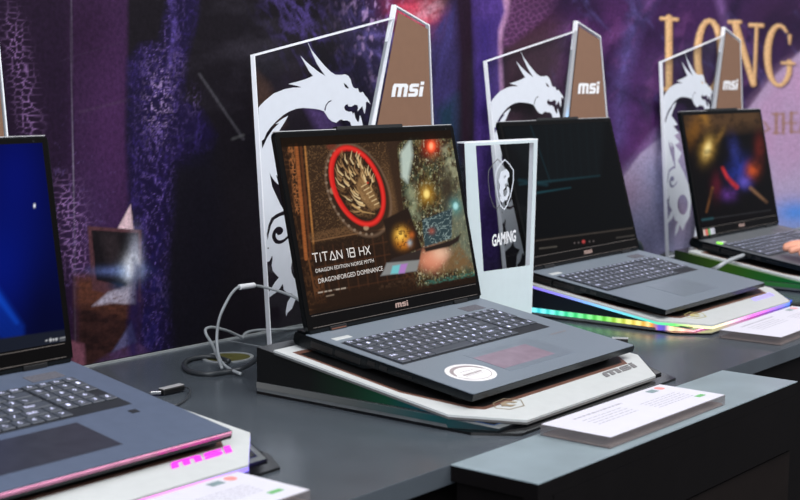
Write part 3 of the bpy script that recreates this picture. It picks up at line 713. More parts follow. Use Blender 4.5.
    cr = [(c0[0]+x, c0[1]+y) for x, y in ((-.016, 0), (-.008, .007), (.004, .008), (.012, .003), (.016, -.002), (.01, -.002), (.004, .003), (-.004, .003), (-.002, -.003), (.006, -.007), (-.006, -.008), (-.01, -.003))]
    eg = fill2d([lo, li, cr], .0003)
    for v in eg.vertices: v.co = pt(v.co.x, -v.co.y, .0007+v.co.z)
    link('shield_emblem', eg, em or M_emb, t)
    return t

M_emb = mat('bronze_grey_print', (150, 134, 112), .4)
M_base = mat('smoked_acrylic', (96, 100, 102), .14)
M_logom = mat('magenta_lit_logo', (200, 60, 180), .4, emit=(236, 50, 214), es=.85)
M_logov = mat('violet_lit_logo', (170, 160, 240), .4, emit=(168, 150, 250), es=.5)
K = (0, 0, 0)
stand('main', 'white topped wedge stand with copper inlay under the laptop showing a red medallion',
      colramp([(0, (96, 100, 104), .5), (.35, (120, 120, 122), .5), (.5, (150, 148, 148), .5), (1, (150, 150, 150), .5)]),
      colramp([(0, (120, 122, 124), .5), (.14, (90, 96, 98), .5), (.25, (20, 90, 96), .4), (.3, (40, 70, 80), .4), (.34, (30, 30, 34), .3), (1, (30, 30, 34), .3)]),
      colramp([(0, (4, 5, 5)), (.08, (6, 8, 6)), (.14, (8, 30, 18)), (.19, (8, 50, 34)), (.24, (8, 52, 66)), (.29, (18, 70, 130)), (.33, (20, 66, 120)), (.36, (10, 12, 16)), (1, (8, 8, 10))]))
stand('lap2', 'wedge stand with rainbow light strips under the dark screened laptop',
      colramp([(0, (130, 96, 220), 1.4), (.1, (132, 130, 240), 1.5), (.18, (120, 210, 250), 1.4), (.26, (90, 220, 190), 1.3), (.3, (120, 240, 120), 1.3), (.335, (250, 250, 180), 1.6), (.40, (255, 240, 200), 1.6), (.45, (255, 200, 230), 1.7), (.52, (250, 120, 230), 1.6), (.6, (190, 120, 255), 1.5), (.68, (90, 140, 255), 1.5), (.8, (70, 160, 255), 1.2), (1, (60, 160, 200))]),
      colramp([(0, (60, 180, 230), 1.2), (.08, (70, 215, 220), 1.4), (.13, (50, 215, 130), 1.3), (.19, (110, 215, 60), 1.2), (.23, (230, 215, 90), 1.3), (.262, (255, 170, 70), 1.2), (.272, (110, 90, 220), 1.0), (.28, (130, 120, 230), 1.0), (.29, (250, 200, 150), 2), (.33, (245, 150, 180), 2), (.42, (220, 90, 230), 2.2), (.52, (140, 70, 250), 2.2), (.62, (60, 80, 250), 2), (.70, (30, 110, 240), 1.0), (1, (20, 30, 80), .4)]),
      colramp([(0, (10, 8, 18)), (.12, (6, 14, 22)), (.22, (6, 22, 20)), (.28, (20, 30, 20)), (.318, (20, 30, 24)), (.325, (250, 190, 120), .9), (.36, (240, 130, 170), .9), (.45, (200, 80, 220), .9), (.55, (110, 70, 240), .9), (.63, (20, 80, 220), .9), (.7, (10, 60, 160), .7), (1, (8, 20, 40))]),
      dots=.0185, logo_m=M_logov, em=mat('pale_gold_print', (190, 180, 120), .4))
stand('lap3', 'wedge stand with a deep green glow under the farthest laptop',
      colramp([(0, (150, 160, 130), .6), (.2, (150, 180, 150), .6), (.34, (110, 190, 150), .8), (1, (100, 160, 130), .5)]),
      colramp([(0, (40, 90, 40), .6), (.2, (50, 120, 60), .6), (.32, (20, 110, 80), .6), (1, (10, 60, 50), .5)]),
      colramp([(0, (14, 24, 10)), (.1, (40, 70, 14)), (.2, (14, 80, 30)), (.33, (6, 84, 64)), (1, (6, 40, 40))]), logo_m=M_grey)
stand('left', 'wedge stand with pink and violet lights under the blue screen laptop',
      colramp([(0, (160, 120, 250), 1.4), (.34, (240, 110, 240), 1.5), (.5, (255, 110, 220), 1.8), (.58, (250, 130, 240), 1.9), (.645, (190, 150, 255), 1.8), (.67, (150, 130, 255), 1.7), (.75, (150, 140, 255), 1.4), (1, (120, 150, 250))]),
      colramp([(0, (60, 30, 150), .3), (.5, (80, 20, 150), .3), (.62, (50, 30, 160), .3), (.68, (40, 40, 60), .25), (1, (16, 16, 24), .2)]),
      colramp([(0, (40, 20, 90)), (.5, (170, 60, 230), .9), (.58, (110, 50, 220), .9), (.64, (56, 50, 190), .8), (.68, (30, 34, 110), .6), (.72, (14, 14, 24), .5), (1, (10, 10, 20))]), logo_m=M_logom)

# ------------------------------------------------------------------ laptops
OFF = dict(lap2=.0180)
def screen_geo(key):
    sx, sy, rz, lx, ly, b = UN[key]
    O = Vector(pt(lx-.202, -ly, OFF.get(key, .0208))); Rz = Matrix.Rotation(rz, 3, 'Z'); Ow = Rz@O+Vector((sx, sy, 0))
    return Ow, rz, b
LW, LL, DD, XR = .404, .2657, .2677, .024
U1 = .01825
KEYS = []      # (x, s, w, h, legend)
def row(y, h, ws, legends, x=0.0165):
    for w, l in zip(ws, legends):
        KEYS.append((x, y, w*U1-.0022, h-.0022, l)); x += w*U1
    return x
NP = .0165+14.85*U1+.0035
row(.0475, .0125, [.93]*16, ['Esc', 'F1', 'F2', 'F3', 'F4', 'F5', 'F6', 'F7', 'F8', 'F9', 'F10', 'F11', 'F12', 'Ps', 'In', 'Del'])
row(.0475, .0125, [1]*4, ['Fn', 'Pd', 'Pu', 'On'], NP)
row(.0610, .0172, [1]*13+[1.85], list('`1234567890-=')+['<-']); row(.0610, .0172, [1]*4, ['Nm', '/', '*', '-'], NP)
row(.0782, .0172, [1.4]+[1]*12+[1.45], ['Tab']+list('QWERTYUIOP[]')+['\\']); row(.0782, .0172, [1]*4, list('789+'), NP)
row(.0954, .0172, [1.65]+[1]*11+[2.2], ['Caps']+list("ASDFGHJKL;'")+['Enter']); row(.0954, .0172, [1]*3, list('456'), NP)
row(.1126, .0172, [2.2]+[1]*10+[1.65, 1], ['Shift']+list('ZXCVBNM,./')+['Shift', '^']); row(.1126, .0172, [1]*4, list('123')+['E'], NP)
row(.1298, .0172, [1.2, 1, .9, .9, 4.9, .95, 1, 1, 1, 1, 1], ['Ctrl', 'Fn', 'W', 'Alt', '', 'Alt', '\\', 'C', '<', 'v', '>']); row(.1298, .0172, [2, 1, 1], ['0', '.', ' '], NP)
KEYS = KEYS[:100]
KEYMESH = []
for (x, s, w, h, l) in KEYS:
    kb = box(0, w, -h, 0, 0, .0019, .0006, 1)
    KEYMESH.append(kb)
    kb.materials.append(M_key); kb.materials.append(M_leg)
    if l.strip():
        lw = min(w*.62, .0042*max(1, len(l)*.62)); lh = min(h*.42, .0054)
        tx = textmesh(l, w*.5-lw/2 if w < .02 else w*.2, -h*.5-lh*.35, lw, lh)
        bm = bmesh.new(); bm.from_mesh(kb); nf = len(bm.faces)
        off = len(bm.verts)
        vs = [bm.verts.new((v.co.x, v.co.y, .00198)) for v in tx.vertices]
        for p in tx.polygons:
            try:
                f = bm.faces.new([vs[i] for i in p.vertices]); f.material_index = 1
            except ValueError: pass
        bm.normal_update()
        for f in bm.faces:
            if f.material_index == 1 and f.normal.z < 0: f.normal_flip()
        bm.to_mesh(kb); bm.free()

def paint_screen(key, painter, nx, ny, x0=.0095, x1=.3945, t0=.0215, t1=.2575):
    Ow, rz, b = screen_geo(key); Rz = Matrix.Rotation(rz, 3, 'Z')
    ld = np.array(Rz@Vector((0, math.sin(b), math.cos(b)))); xd = np.array(Rz@Vector((1, 0, 0)))
    L = grid((x0, t0, 0), (x1, t0, 0), (x0, t1, 0), (x1, t1, 0), nx, ny)
    Wd = np.array(Ow)+L[..., :1]*xd+L[..., 1:2]*ld
    u, v = project(Wd.reshape(-1, 3)); u = u.reshape(L.shape[:2]); v = v.reshape(L.shape[:2])
    C = painter(u, v, L[..., 0], L[..., 1])
    V3 = L.copy(); V3[..., 2] = .0004
    me = grid_mesh(V3); recolor(me, C.reshape(-1, 3)); return me

M_art = {}
def laptop(key, label, painter, res, deck=None, rim=None, pad=None, extras=None):
    Ow, rz, b = screen_geo(key)
    t = empty('laptop', Ow, (TILT, 0, rz)); tag(t, label, 'laptop', 'open gaming laptops on the stands')
    deck = deck or M_deck
    # chassis: sloping bottom with a deeper rear vent block
    hs = OFF.get(key, .0208)/.0208
    prof = [(.0215, -.0010), (-DD+.0006, -.0010), (-DD, -.0016), (-DD+.0004, -.0098), (-DD+.004, -.0106), (-.112, -.0125), (-.100, -.0178), (.018, -.0178), (.0235, -.012)]
    link('chassis', prism([(a_, b_*hs) for a_, b_ in prof], 0, LW, 'x', .0004), M_side, t)
    # top case
    tc = [(.0008, .0030), (LW-.0008, .0030), (LW-.0008, -DD+.003), (LW-.004, -DD+.0005), (.004, -DD+.0005), (.0008, -DD+.003)]
    link('top_case', prism(tc, -.0009, 0, 'z'), deck, t)
    link('rear_block', prism([(.004, .0215), (LW-.004, .0215), (LW-.004, .0070), (.004, .0070)], -.0009, .0016, 'z', .0004), M_side, t)
    link('keyboard_tray', box(.0145, .3655, -.1485, -.0455, 0, .0003), M_tray, t)
    for (x, s, w, h, l), km in zip(KEYS, KEYMESH):
        link('key', km, None, t, (x+.0012, -s, .0003))
    if pad is not None:
        px0, px1, ps0, ps1, pm = pad
        link('touchpad', box(px0, px1, -ps1, -ps0, 0, .0003), pm, t)
    # side vents and ports on the left flank
    for (a, c) in ((.008, .045), (.050, .092)):
        link('vent', box(-.0006, .0012, -c, -a, -.0138*hs, -.0055*hs, .0004, 1), M_black, t)
    for (a, c, h0, h1) in ((.104, .116, -.0098, -.0042), (.124, .136, -.0098, -.0042), (.150, .176, -.0078, -.0058)):
        link('port', box(-.0005, .0012, -c, -a, h0*hs, h1*hs), M_black, t)
    for x in (.03, LW-.03):
        link('rubber_foot', box(x-.012, x+.012, -.012, .006, -.0201*hs, -.0178*hs, .0005, 1), M_rubber, t)
        link('rubber_foot', box(x-.012, x+.012, -.240, -.225, -.0201*hs, -.0098*hs, .0005, 1), M_rubber, t)
    link('speaker_grille', box(.316, .362, -.038, -.018, .0001, .0004), M_grille, t)
    link('power_bar', box(.016, .050, -.0365, -.0275, 0, .0009, .0003, 1), M_white, t)
    # lid group share one tilt
    th = math.pi/2-b-TILT; rot = (th, 0, 0)
    lo = (0, .0, .0045)
    r = .006
    outl = [(r, -.0042), (LW-r, -.0042), (LW-.001, r), (LW, LL-r), (LW-r*.4, LL-r*.25), (LW-r, LL), (r, LL), (r*.4, LL-r*.25), (0, LL-r), (.001, r)]
    lid = link('lid', prism(outl, -.0075, -.0002, 'z', .0005), M_side, t, lo, rot)
    link('bezel', prism([(.0016, .0008), (LW-.0016, .0008), (LW-.0016, LL-.002), (.0016, LL-.002)], -.0002, .0002, 'z'), M_bezel, lid)
    sc = link('screen', paint_screen(key, painter, *res), M_scr, t, lo, rot)
    link('camera_bar', box(.128, .276, LL-.001, LL+.0042, -.0078, .0014, .0006, 1), M_black, lid)
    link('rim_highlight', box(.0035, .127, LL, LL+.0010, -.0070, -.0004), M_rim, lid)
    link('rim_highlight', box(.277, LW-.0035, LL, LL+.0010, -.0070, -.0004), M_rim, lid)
    link('chin_line', box(.0120, LW-.012, .0188, .0195, .0002, .0008), M_line, lid)
    link('chin_line', box(.0120, LW-.012, .0030, .0037, .0002, .0008), M_line, lid)
    link('camera', cyl(.0016, .0002, .0007, 16), M_gloss, lid, (LW-.022, LL-.006, 0))
    link('lid_logo', fill2d(msi(.190, .0078, .030, .0075, .05), .0003), M_lidlogo, lid, (0, 0, .0005))
    for hx in (.045, .330):
        link('hinge', box(hx, hx+.034, -.0044, .0012, -.0085, .0012, .0008, 2), M_black, t, lo, rot)
        if key == 'main' and hx < .1: link('hinge_accent', box(hx+.002, hx+.032, -.0036, -.0018, .0010, .0016), M_copper, t, lo, rot)
    if extras: extras(t, sc)
    return t
M_line = mat('chin_highlight', (120, 112, 106), .3, metal=.4)
M_grille = mat('speaker_grille', (92, 92, 100), .5, vary=.6, scale=900)
M_deck3 = mat('silver_deck', (104, 108, 112), .4, metal=.3, vary=.05)
M_deckL = mat('blue_grey_deck', (96, 108, 130), .4, metal=.3, vary=.05)

def art_main(U, V, X, T):
    A = Art(U, V, (30, 17, 11))
    g = fbm(X*220, T*220, 4, 2); g2 = ridged(X*160, T*160, 4, 4)
    A.mix((86, 56, 34), np.clip((g2-.62)*2.4, 0, 1)*.9)
    A.poly([(303, 142), (392, 138), (412, 240), (318, 262)], (48, 33, 22), 1.5, .9)
    A.poly([(303, 142), (392, 138), (412, 240), (318, 262)], (98, 72, 46), 1.5, .9, lambda x, y: np.clip((fbm(x*.9, y*.9, 3, 6)-.52)*4, 0, 1))
    A.glow(388, 205, 14, 34, (112, 82, 54), .55)
    # copper pilasters at the left
    for x0, w, c in ((296.5, 3.4, (150, 84, 42)), (301, 2.4, (88, 48, 26)), (305.2, 1.6, (176, 118, 62))):
        A.line([(x0-1, 148), (x0+9, 262)], w, c, .8, .9, lambda x, y: .5+fbm(x*.3, y*1.2, 3, 8))
    A.line([(308, 262), (316, 305)], 1.2, (120, 74, 42), .8, .7)
    A.line([(290, 150), (298, 215)], 6, (150, 92, 52), 1.2, .9, lambda x, y: np.clip((ridged(x*.5, y*.35, 3, 9)-.55)*4, 0, 1))
    # relief band under the medallion
    A.line([(312, 240), (404, 222)], 8, (104, 74, 48), 1.2, .8, lambda x, y: np.clip(fbm(x*1.1, y*1.0, 3, 11)*2.2-.5, 0, 1))
    A.line([(311, 245), (405, 228)], 1, (140, 100, 66), .7, .8)
    A.poly([(311, 247), (405, 230), (410, 262), (395, 300), (316, 312)], (24, 15, 12), 2, .85)
    for i in range(9):
        A.line([(322+i*10, 250-i*1.8), (330+i*9.5, 298-i*2.2)], 1.1, (74, 44, 28), .8, .55)
    for i in range(4):
        A.line([(316, 258+i*13), (412, 240+i*13)], .9, (80, 46, 28), .8, .55)
    A.poly([(312, 280), (322, 278), (326, 306), (316, 308)], (92, 56, 32), 1, .8, lambda x, y: np.clip(fbm(x*.8, y*.8, 3, 13)*2.4-.6, 0, 1))
    # round relief with a red ring: its own shape
    rot = math.atan2(.924, .383)
    cx, cy = 356.6, 189.2
    A.disc(cx+1, cy+4, 49.5, 30, (116, 92, 74), 1, .75, rot, .95)
    A.disc(cx+1, cy+4, 46, 28, (40, 26, 20), 1, .9, rot)
    for a in np.linspace(.15, 2.9, 16):
        px = cx+1+math.cos(a)*46.5*math.cos(rot)-math.sin(a)*29*math.sin(rot); py = cy+4+math.cos(a)*46.5*math.sin(rot)+math.sin(a)*29*math.cos(rot)
        A.disc(px, py, 1.3, 1.3, (150, 130, 110), .6, .6)
    A.disc(332, 194, 3, 3.4, (150, 120, 96), .8, .9); A.disc(365.5, 231, 2.6, 2.6, (166, 140, 112), .8, .9)
    A.disc(331, 150, 5, 3.5, (110, 50, 36), 1, .7)
    A.disc(cx, cy, 42.6, 25.0, (206, 26, 26), .9, 1, rot)
    A.disc(cx-.5, cy, 41.6, 24.2, (232, 52, 44), .8, .7, rot, .93)
    A.disc(cx+.3, cy+.2, 37.6, 20.6, (34, 22, 16), .8, 1, rot)
    dx = U-cx; dy = V-cy
    q = np.hypot((dx*math.cos(rot)+dy*math.sin(rot))/37, (-dx*math.sin(rot)+dy*math.cos(rot))/20)
    inside = np.clip((1-q)*8, 0, 1)
    ang = np.arctan2(dy+46-.2*dx, dx-20); rad = np.hypot(dy+46, dx-20)
    A.mix((112, 80, 50), inside*np.clip(fbm(U*.5, V*.5, 3, 29)*2-.7, 0, 1)*.7)
    rr_ = random.Random(8)
    for k in range(120):
        r_ = math.sqrt(rr_.random())*.9; th_ = rr_.uniform(0, 6.283)
        ex, ey = 37*r_*math.cos(th_), 20*r_*math.sin(th_)
        px, py = cx+ex*math.cos(rot)-ey*math.sin(rot), cy+ex*math.sin(rot)+ey*math.cos(rot)
        dx_, dy_ = px-378, py-212; l_ = math.hypot(dx_, dy_)
        if l_ < 14: continue
        dx_, dy_ = dx_/l_, dy_/l_; ln = min(rr_.uniform(6, 13), 3+ (1-r_)*26); cv = rr_.uniform(.15, .45)
        pts = [(px, py), (px+dx_*ln*.5, py+dy_*ln*.5), (px+(dx_-dy_*cv)*ln, py+(dy_+dx_*cv)*ln)]
        sh_ = rr_.choice([(206, 170, 116), (160, 122, 80), (226, 198, 148), (112, 82, 52), (24, 16, 12), (30, 20, 14)])
        A.line(pts, [rr_.uniform(1.3, 2.1), 1.2, .2], sh_, .5, .85)
    A.poly([(358, 180), (372, 192), (380, 210), (371, 214), (362, 204), (356, 192)], (138, 104, 66), 1.2, .8, lambda x, y: .5+fbm(x*.6, y*.6, 3, 31))
    for k in range(6):
        A.line([(361+k*2.6, 190+k*3.6), (366+k*2.4, 187+k*3.8)], 1.0, (226, 196, 146), .5, .8)
    A.line([(352, 208), (362, 215), (374, 217)], [2.2, 1.6, .5], (190, 150, 96), .6, .8); A.disc(367, 186, 1.2, 1, (200, 60, 40), .5, .8)
    # enchanted wood on the right
    wood = [(397, 150), (404, 141), (455, 140), (470, 205), (479, 276), (417, 290), (411, 262), (402, 200)]
    A.poly([(384, 142), (398, 142), (412, 240), (402, 240)], (44, 30, 22), 2, .9)
    A.poly(wood, (48, 38, 26), 1.5, 1)
    for sc_, th_, c, a_, sd in ((.16, .47, (84, 80, 48), .7, 41), (.2, .53, (46, 62, 50), .7, 45), (.34, .60, (140, 138, 100), .6, 43), (.16, .54, (30, 22, 16), .85, 49), (.30, .66, (196, 194, 160), .5, 47), (.4, .64, (140, 112, 74), .5, 50)):
        A.poly(wood, c, 1.2, a_, lambda x, y, sc_=sc_, th_=th_, sd=sd: np.clip((fbm(x*sc_*1.5, y*sc_, 4, sd)-th_)*10, 0, 1))
    A.poly([(404, 180), (414, 186), (420, 222), (410, 226)], (150, 160, 128), 3, .6, lambda x, y: np.clip(fbm(x*.25, y*.15, 3, 91)*2.2-.5, 0, 1))
    A.poly([(440, 150), (453, 146), (462, 180), (450, 186)], (168, 170, 138), 3, .6, lambda x, y: np.clip(fbm(x*.25, y*.2, 3, 93)*2.6-.8, 0, 1))
    A.poly([(452, 216), (470, 214), (478, 272), (456, 272)], (92, 110, 98), 3, .55, lambda x, y: ridged(x*.2, y*.09, 4, 58))
    A.poly([(400, 156), (410, 142), (412, 158), (407, 186), (401, 180)], (190, 206, 196), 2, .85)
    A.poly([(440, 170), (462, 185), (472, 262), (455, 270), (445, 220)], (126, 132, 110), 4, .5, lambda x, y: ridged(x*.09, y*.05, 3, 55))
    A.poly([(438, 185), (450, 175), (454, 200), (444, 212)], (40, 26, 20), 4, .8)
    A.glow(430.5, 149, 7, 9, (200, 48, 22), .95); A.disc(430.7, 149.5, 4, 5.4, (255, 96, 58), 1.2, 1); A.disc(430.5, 149, 1.8, 3, (255, 190, 140), 1, .9)
    A.glow(426, 197, 7, 9, (190, 140, 40), .8); A.disc(426, 197, 2.8, 4, (255, 226, 130), 1.2, .95)
    A.glow(455, 209, 6, 8, (70, 140, 140), .85); A.disc(455, 209, 2.4, 3.4, (170, 226, 226), 1, .9)
    A.glow(432, 262, 15, 12, (222, 140, 110), .9, 3, -.2); A.glow(440, 256, 9, 8, (246, 206, 176), .6)
    A.poly([(436, 274), (448, 262), (458, 246), (470, 262), (472, 270), (440, 276)], (112, 86, 56), 2, .85, lambda x, y: fbm(x*.3, y*.3, 3, 56)*1.7)
    # pictured laptop facing left, golden face glow
    A.poly([(382.5, 223), (407.5, 210.5), (421.5, 251), (391, 262)], (26, 18, 16), .9)
    A.glow(402, 241, 8, 10, (206, 128, 30), .95, 3); A.glow(400, 238, 5, 6, (255, 206, 90), .95); A.glow(404, 248, 6, 3.5, (190, 110, 30), .8)
    A.poly([(392, 228), (412, 221), (414, 252), (396, 256)], (60, 34, 14), 1, .8, lambda x, y: np.clip((ridged(x*.32, y*.26, 3, 88)-.62)*4, 0, 1))
    A.glow(411, 238, 2.5, 3, (190, 96, 40), .8); A.glow(409, 246, 2.2, 3, (170, 190, 200), .7)
    A.poly([(391, 262), (421, 252), (419, 263), (383, 274)], (40, 34, 34), .9)
    A.poly([(383, 274), (386, 266), (419, 263), (416, 274), (380, 279)], (130, 132, 132), .9)
    A.poly([(392, 269), (400, 267.5), (398, 276.5), (390, 277)], (110, 190, 196), 1); A.poly([(400, 267.5), (407, 266.5), (404, 276), (398, 276.5)], (168, 120, 190), 1)
    # second pictured laptop seen from behind, teal lid
    A.poly([(421.5, 223), (451.5, 211), (451, 241), (424, 250)], (40, 62, 68), .9)
    A.poly([(421.5, 223), (451.5, 211), (451, 241), (424, 250)], (132, 152, 150), .9, .9, lambda x, y: np.clip((ridged(x*.28+y*.1, y*.3, 4, 61)-.68)*5, 0, 1))
    A.glow(431, 234, 3, 3, (170, 84, 66), .7)
    A.poly([(423.5, 251), (451, 243), (460, 237), (458, 244), (449, 249.5), (425, 255)], (30, 24, 24), .9)
    # dark ground with teal small print
    A.poly([(314, 312), (420, 291), (480, 277), (484, 300), (316, 334)], (16, 10, 8), 2.5, .95)
    A.poly([(312, 300), (412, 280), (418, 292), (314, 314)], (26, 15, 10), 3, .7)
    A.line([(426, 286), (478, 275.5)], 4.4, (44, 108, 96), 1, .8, lambda x, y: np.clip(fbm(x*.5, y*.9, 3, 66)*2.6-.8, 0, 1))
    A.line([(318, 296), (346, 291)], 1.3, (190, 176, 160), .5, .8, lambda x, y: np.clip(vnoise(x*1.1, y*.2, 5)*3-.8, 0, 1))
    A.line([(326, 299.5), (333, 298)], 1.2, (170, 150, 130), .5, .5)
    A.line([(380, 290), (412, 283)], 5, (70, 50, 36), 1.2, .6, lambda x, y: np.clip(fbm(x*.4, y*.4, 3, 69)*2.6-.9, 0, 1))
    A.C *= (np.clip((.2455-T)/.001, 0, 1)*.96+.04)[..., None]
    A.C += np.array([.010, .0055, .003])
    return A.C

def art_left(U, V, X, T):
    A = Art(U, V, (4, 6, 34))
    A.glow(14, 180, 36, 70, (5, 14, 100), .95); A.glow(0, 270, 46, 60, (4, 20, 116), .85); A.glow(44, 330, 24, 70, (4, 6, 40), .8)
    for k in range(6):
        A.line([(-60, 220+k*14), (-10, 285+k*9), (22, 330+k*5)], [2, 6, 1.5], (12, 58, 180), 4, .4)
    A.line([(-10, 290), (16, 326)], [7, 2], (16, 76, 200), 3, .6)
    A.poly([(-240, 376), (70, 332.5), (72, 347), (-240, 392)], (26, 30, 42), .8, 1)
    A.disc(34, 209.5, 1.2, 1.9, (225, 230, 240), .5, 1)
    for x, y, w in ((46, 344.3, .8), (50, 343.6, 1.4), (53, 343.4, 1.0), (56, 342.8, 1.2), (67, 341.5, .9)):
        A.disc(x, y, w, w, (210, 212, 216), .5, .9)
    A.line([(59.5, 341.3), (64.5, 340.6)], .8, (200, 202, 206), .4, .9); A.line([(59.5, 343.8), (64.5, 343)], .8, (180, 182, 186), .4, .9)
    return A.C

def art_dark(U, V, X, T):
    A = Art(U, V, (8, 9, 11))
    A.poly([(500, 128), (604, 122), (600, 178), (536, 186)], (13, 17, 20), 3, .9)
    for i in range(7): A.line([(545+i*8, 124), (549+i*8, 180)], .8, (16, 24, 28), .8, .6)
    A.line([(519, 187), (545, 184), (599, 178)], [1.4, 2, .8], (26, 58, 66), 1, .8); A.line([(532, 196), (570, 190)], [1.8, .5], (30, 74, 84), 1, .8)
    A.line([(530, 128), (550, 185)], .9, (22, 46, 54), .8, .7); A.line([(519, 183), (546, 187)], 3, (26, 60, 70), 1.5, .6)
    A.poly([(530, 242), (640, 228), (642, 246), (532, 262)], (14, 12, 11), 1, .9)
    A.line([(534, 243.5), (634, 230)], .8, (84, 76, 70), .6, .8); A.line([(539, 251), (556, 249)], 1, (110, 104, 96), .6, .6)
    A.disc(583, 244, 1.6, 1.6, (190, 70, 70), .7, .9)
    for x in (574, 578, 589, 593): A.disc(x, 244.5-(x-583)*.1, .8, .8, (110, 100, 100), .5, .7)
    A.line([(616, 240), (634, 237.5)], 1, (90, 84, 80), .6, .6)
    return A.C

def art_far(U, V, X, T):
    A = Art(U, V, (9, 7, 9))
    A.poly([(680, 112), (760, 108), (762, 128), (685, 136)], (92, 66, 42), 8, .75)
    A.glow(694, 132, 7, 16, (120, 78, 26), .8, 2, .4); A.glow(704, 120, 4, 9, (150, 106, 44), .8, 2, -.5)
    A.glow(707, 151, 6, 11, (206, 160, 70), .9, 2, .25); A.glow(707, 151, 3, 6.5, (250, 226, 150), .95, 2, .25)
    A.glow(719, 138, 2.5, 9, (130, 96, 44), .8, 2, .5)
    A.glow(734, 152, 5, 12, (44, 50, 120), .8, 2, -.2); A.glow(738, 172, 9, 12, (40, 56, 150), .8, 2, .5); A.glow(744, 184, 6, 6, (96, 84, 190), .8)
    A.glow(752, 172, 6, 7, (190, 78, 32), .9); A.glow(759, 150, 5, 14, (96, 30, 24), .8)
    A.line([(722, 170), (727, 180), (736, 189)], [2, 3, 4], (214, 52, 50), 1.6, .9); A.glow(728, 196, 7, 6, (92, 50, 130), .9)
    A.glow(716, 188, 5, 12, (90, 22, 40), .7); A.line([(750, 190), (766, 204)], [3, 1.5], (150, 110, 80), 1.5, .7)
    A.line([(712, 190), (706, 214)], [2, 1], (140, 90, 50), 1.4, .6)
    A.mix((14, 9, 10), np.clip((fbm(U*.2, V*.2, 3, 77)-.45)*3, 0, 1)*.5)
    A.line([(702, 222), (770, 212)], .8, (60, 60, 64), .6, .6); A.line([(702, 222), (712, 220.5)], 2, (40, 84, 92), 1, .7)
    return A.C

M_txt = mat('lit_lettering', (120, 118, 116), .5, emit=(200, 194, 188), es=.85)
def main_extras(t, sc):
    # lettering on the screen, in the lid plane
    def tline(s, x0, x1, b0, b1, h):
        me = textmesh(s, 0, 0, x1-x0, h)
        for v in me.vertices: v.co.y += b0+(b1-b0)*(v.co.x/(x1-x0)); v.co.x += x0; v.co.z = .0003
        link('screen_lettering', me, M_txt, sc, (0, 0, .0004))
    G_ = {'T': (1, [[(0, 1), (1, 1)], [(.5, 1), (.5, 0)]]), 'I': (.12, [[(.06, 1), (.06, 0)]]), 'A': (1.05, [[(0, 0), (.5, 1), (1.05, 0), (.3, .02)]]),
          'N': (.9, [[(0, 0), (0, 1), (.9, 0), (.9, 1)]]), ' ': (.35, []), '1': (.25, [[(0, .95), (.2, 1), (.2, 0)]]), '8': (.85, [[(0, 0), (.85, 0), (.85, 1), (0, 1), (0, 0)], [(0, .5), (.85, .5)]]),
          'H': (.85, [[(0, 0), (0, 1)], [(.85, 0), (.85, 1)], [(0, .5), (.85, .5)]]), 'X': (.9, [[(0, 0), (.9, 1)], [(0, 1), (.9, 0)]])}
    hh = .0118; x = .0335; total = sum(G_[c][0]+.30 for c in 'TITAN 18 HX')-.30; k_ = .1215/total
    for ch in 'TITAN 18 HX':
        w_, st_ = G_[ch]
        if st_:
            ms = []
            for sg in st_:
                for i in range(len(sg)-1):
                    (ax, ay), (bx, by) = sg[i], sg[i+1]
                    ms.append(fill2d([ribbon([(x+ax*k_, .0885+ay*hh), (x+bx*k_, .0885+by*hh)], .0016)], .0001))
            link('screen_letter', join(ms), M_txt, sc, (0, 0, .0005))
        x += (w_+.30)*k_
    tline('DRAGON EDITION NORSE MYTH', .0350, .1590, .0745, .0765, .0052)
    tline('DRAGONFORGED DOMINANCE', .0370, .1760, .0600, .0630, .0064)
    fm = link('touchpad_patch', box(.1245, .250, -.229, -.180, .0003, .0005), mat('pink_patch', (140, 124, 138), .3, metal=.1), t); fm['label'] = 'pinkish patch on the touchpad'  # thin pinkish sheet over part of the touchpad, painting in a likely screen reflection
    # round sticker on the palm rest
    th = [2*math.pi*i/48 for i in range(48)]
    c = (.069, -.2155); rx, ry = .0385, .0305
    k = link('palm_sticker', fill2d([[(c[0]+rx*math.cos(a), c[1]+ry*math.sin(a)) for a in th]], .0003), M_sticker, t, (0, 0, .0003))
    k['label'] = 'oval white sticker'
    o1 = [(c[0]+rx*.83*math.cos(a), c[1]+ry*.80*math.sin(a)) for a in th]; o2 = [(c[0]+rx*(.80 if math.sin(a) < .1 else .70)*math.cos(a), c[1]+ry*(.77 if math.sin(a) < .1 else .62)*math.sin(a)) for a in th]
    link('sticker_ring', fill2d([o1, o2], .0001), M_stk2, k, (0, 0, .0003))
    loops = []
    for i in range(7):
        x = c[0]-.020+i*.0058; loops.append([(x, c[1]-.0045), (x+.0042, c[1]-.005), (x+.0046, c[1]-.001), (x+.0006, c[1]-.0005)])
    loops.append([(c[0]-.02, c[1]-.0068), (c[0]+.021, c[1]-.0078), (c[0]+.021, c[1]-.0084), (c[0]-.02, c[1]-.0074)])
    for i in range(5):
        x = c[0]-.015+i*.006; loops.append([(x, c[1]+.006), (x+.0032, c[1]+.0055), (x+.003, c[1]+.0075)])
    link('sticker_print', fill2d(loops, .0001), M_stk2, k, (0, 0, .00035))
    link('palm_lettering', textmesh('TITAN 18 HX', .330, -.1745, .040, .0036), M_lidlogo, t, (0, 0, .0004))

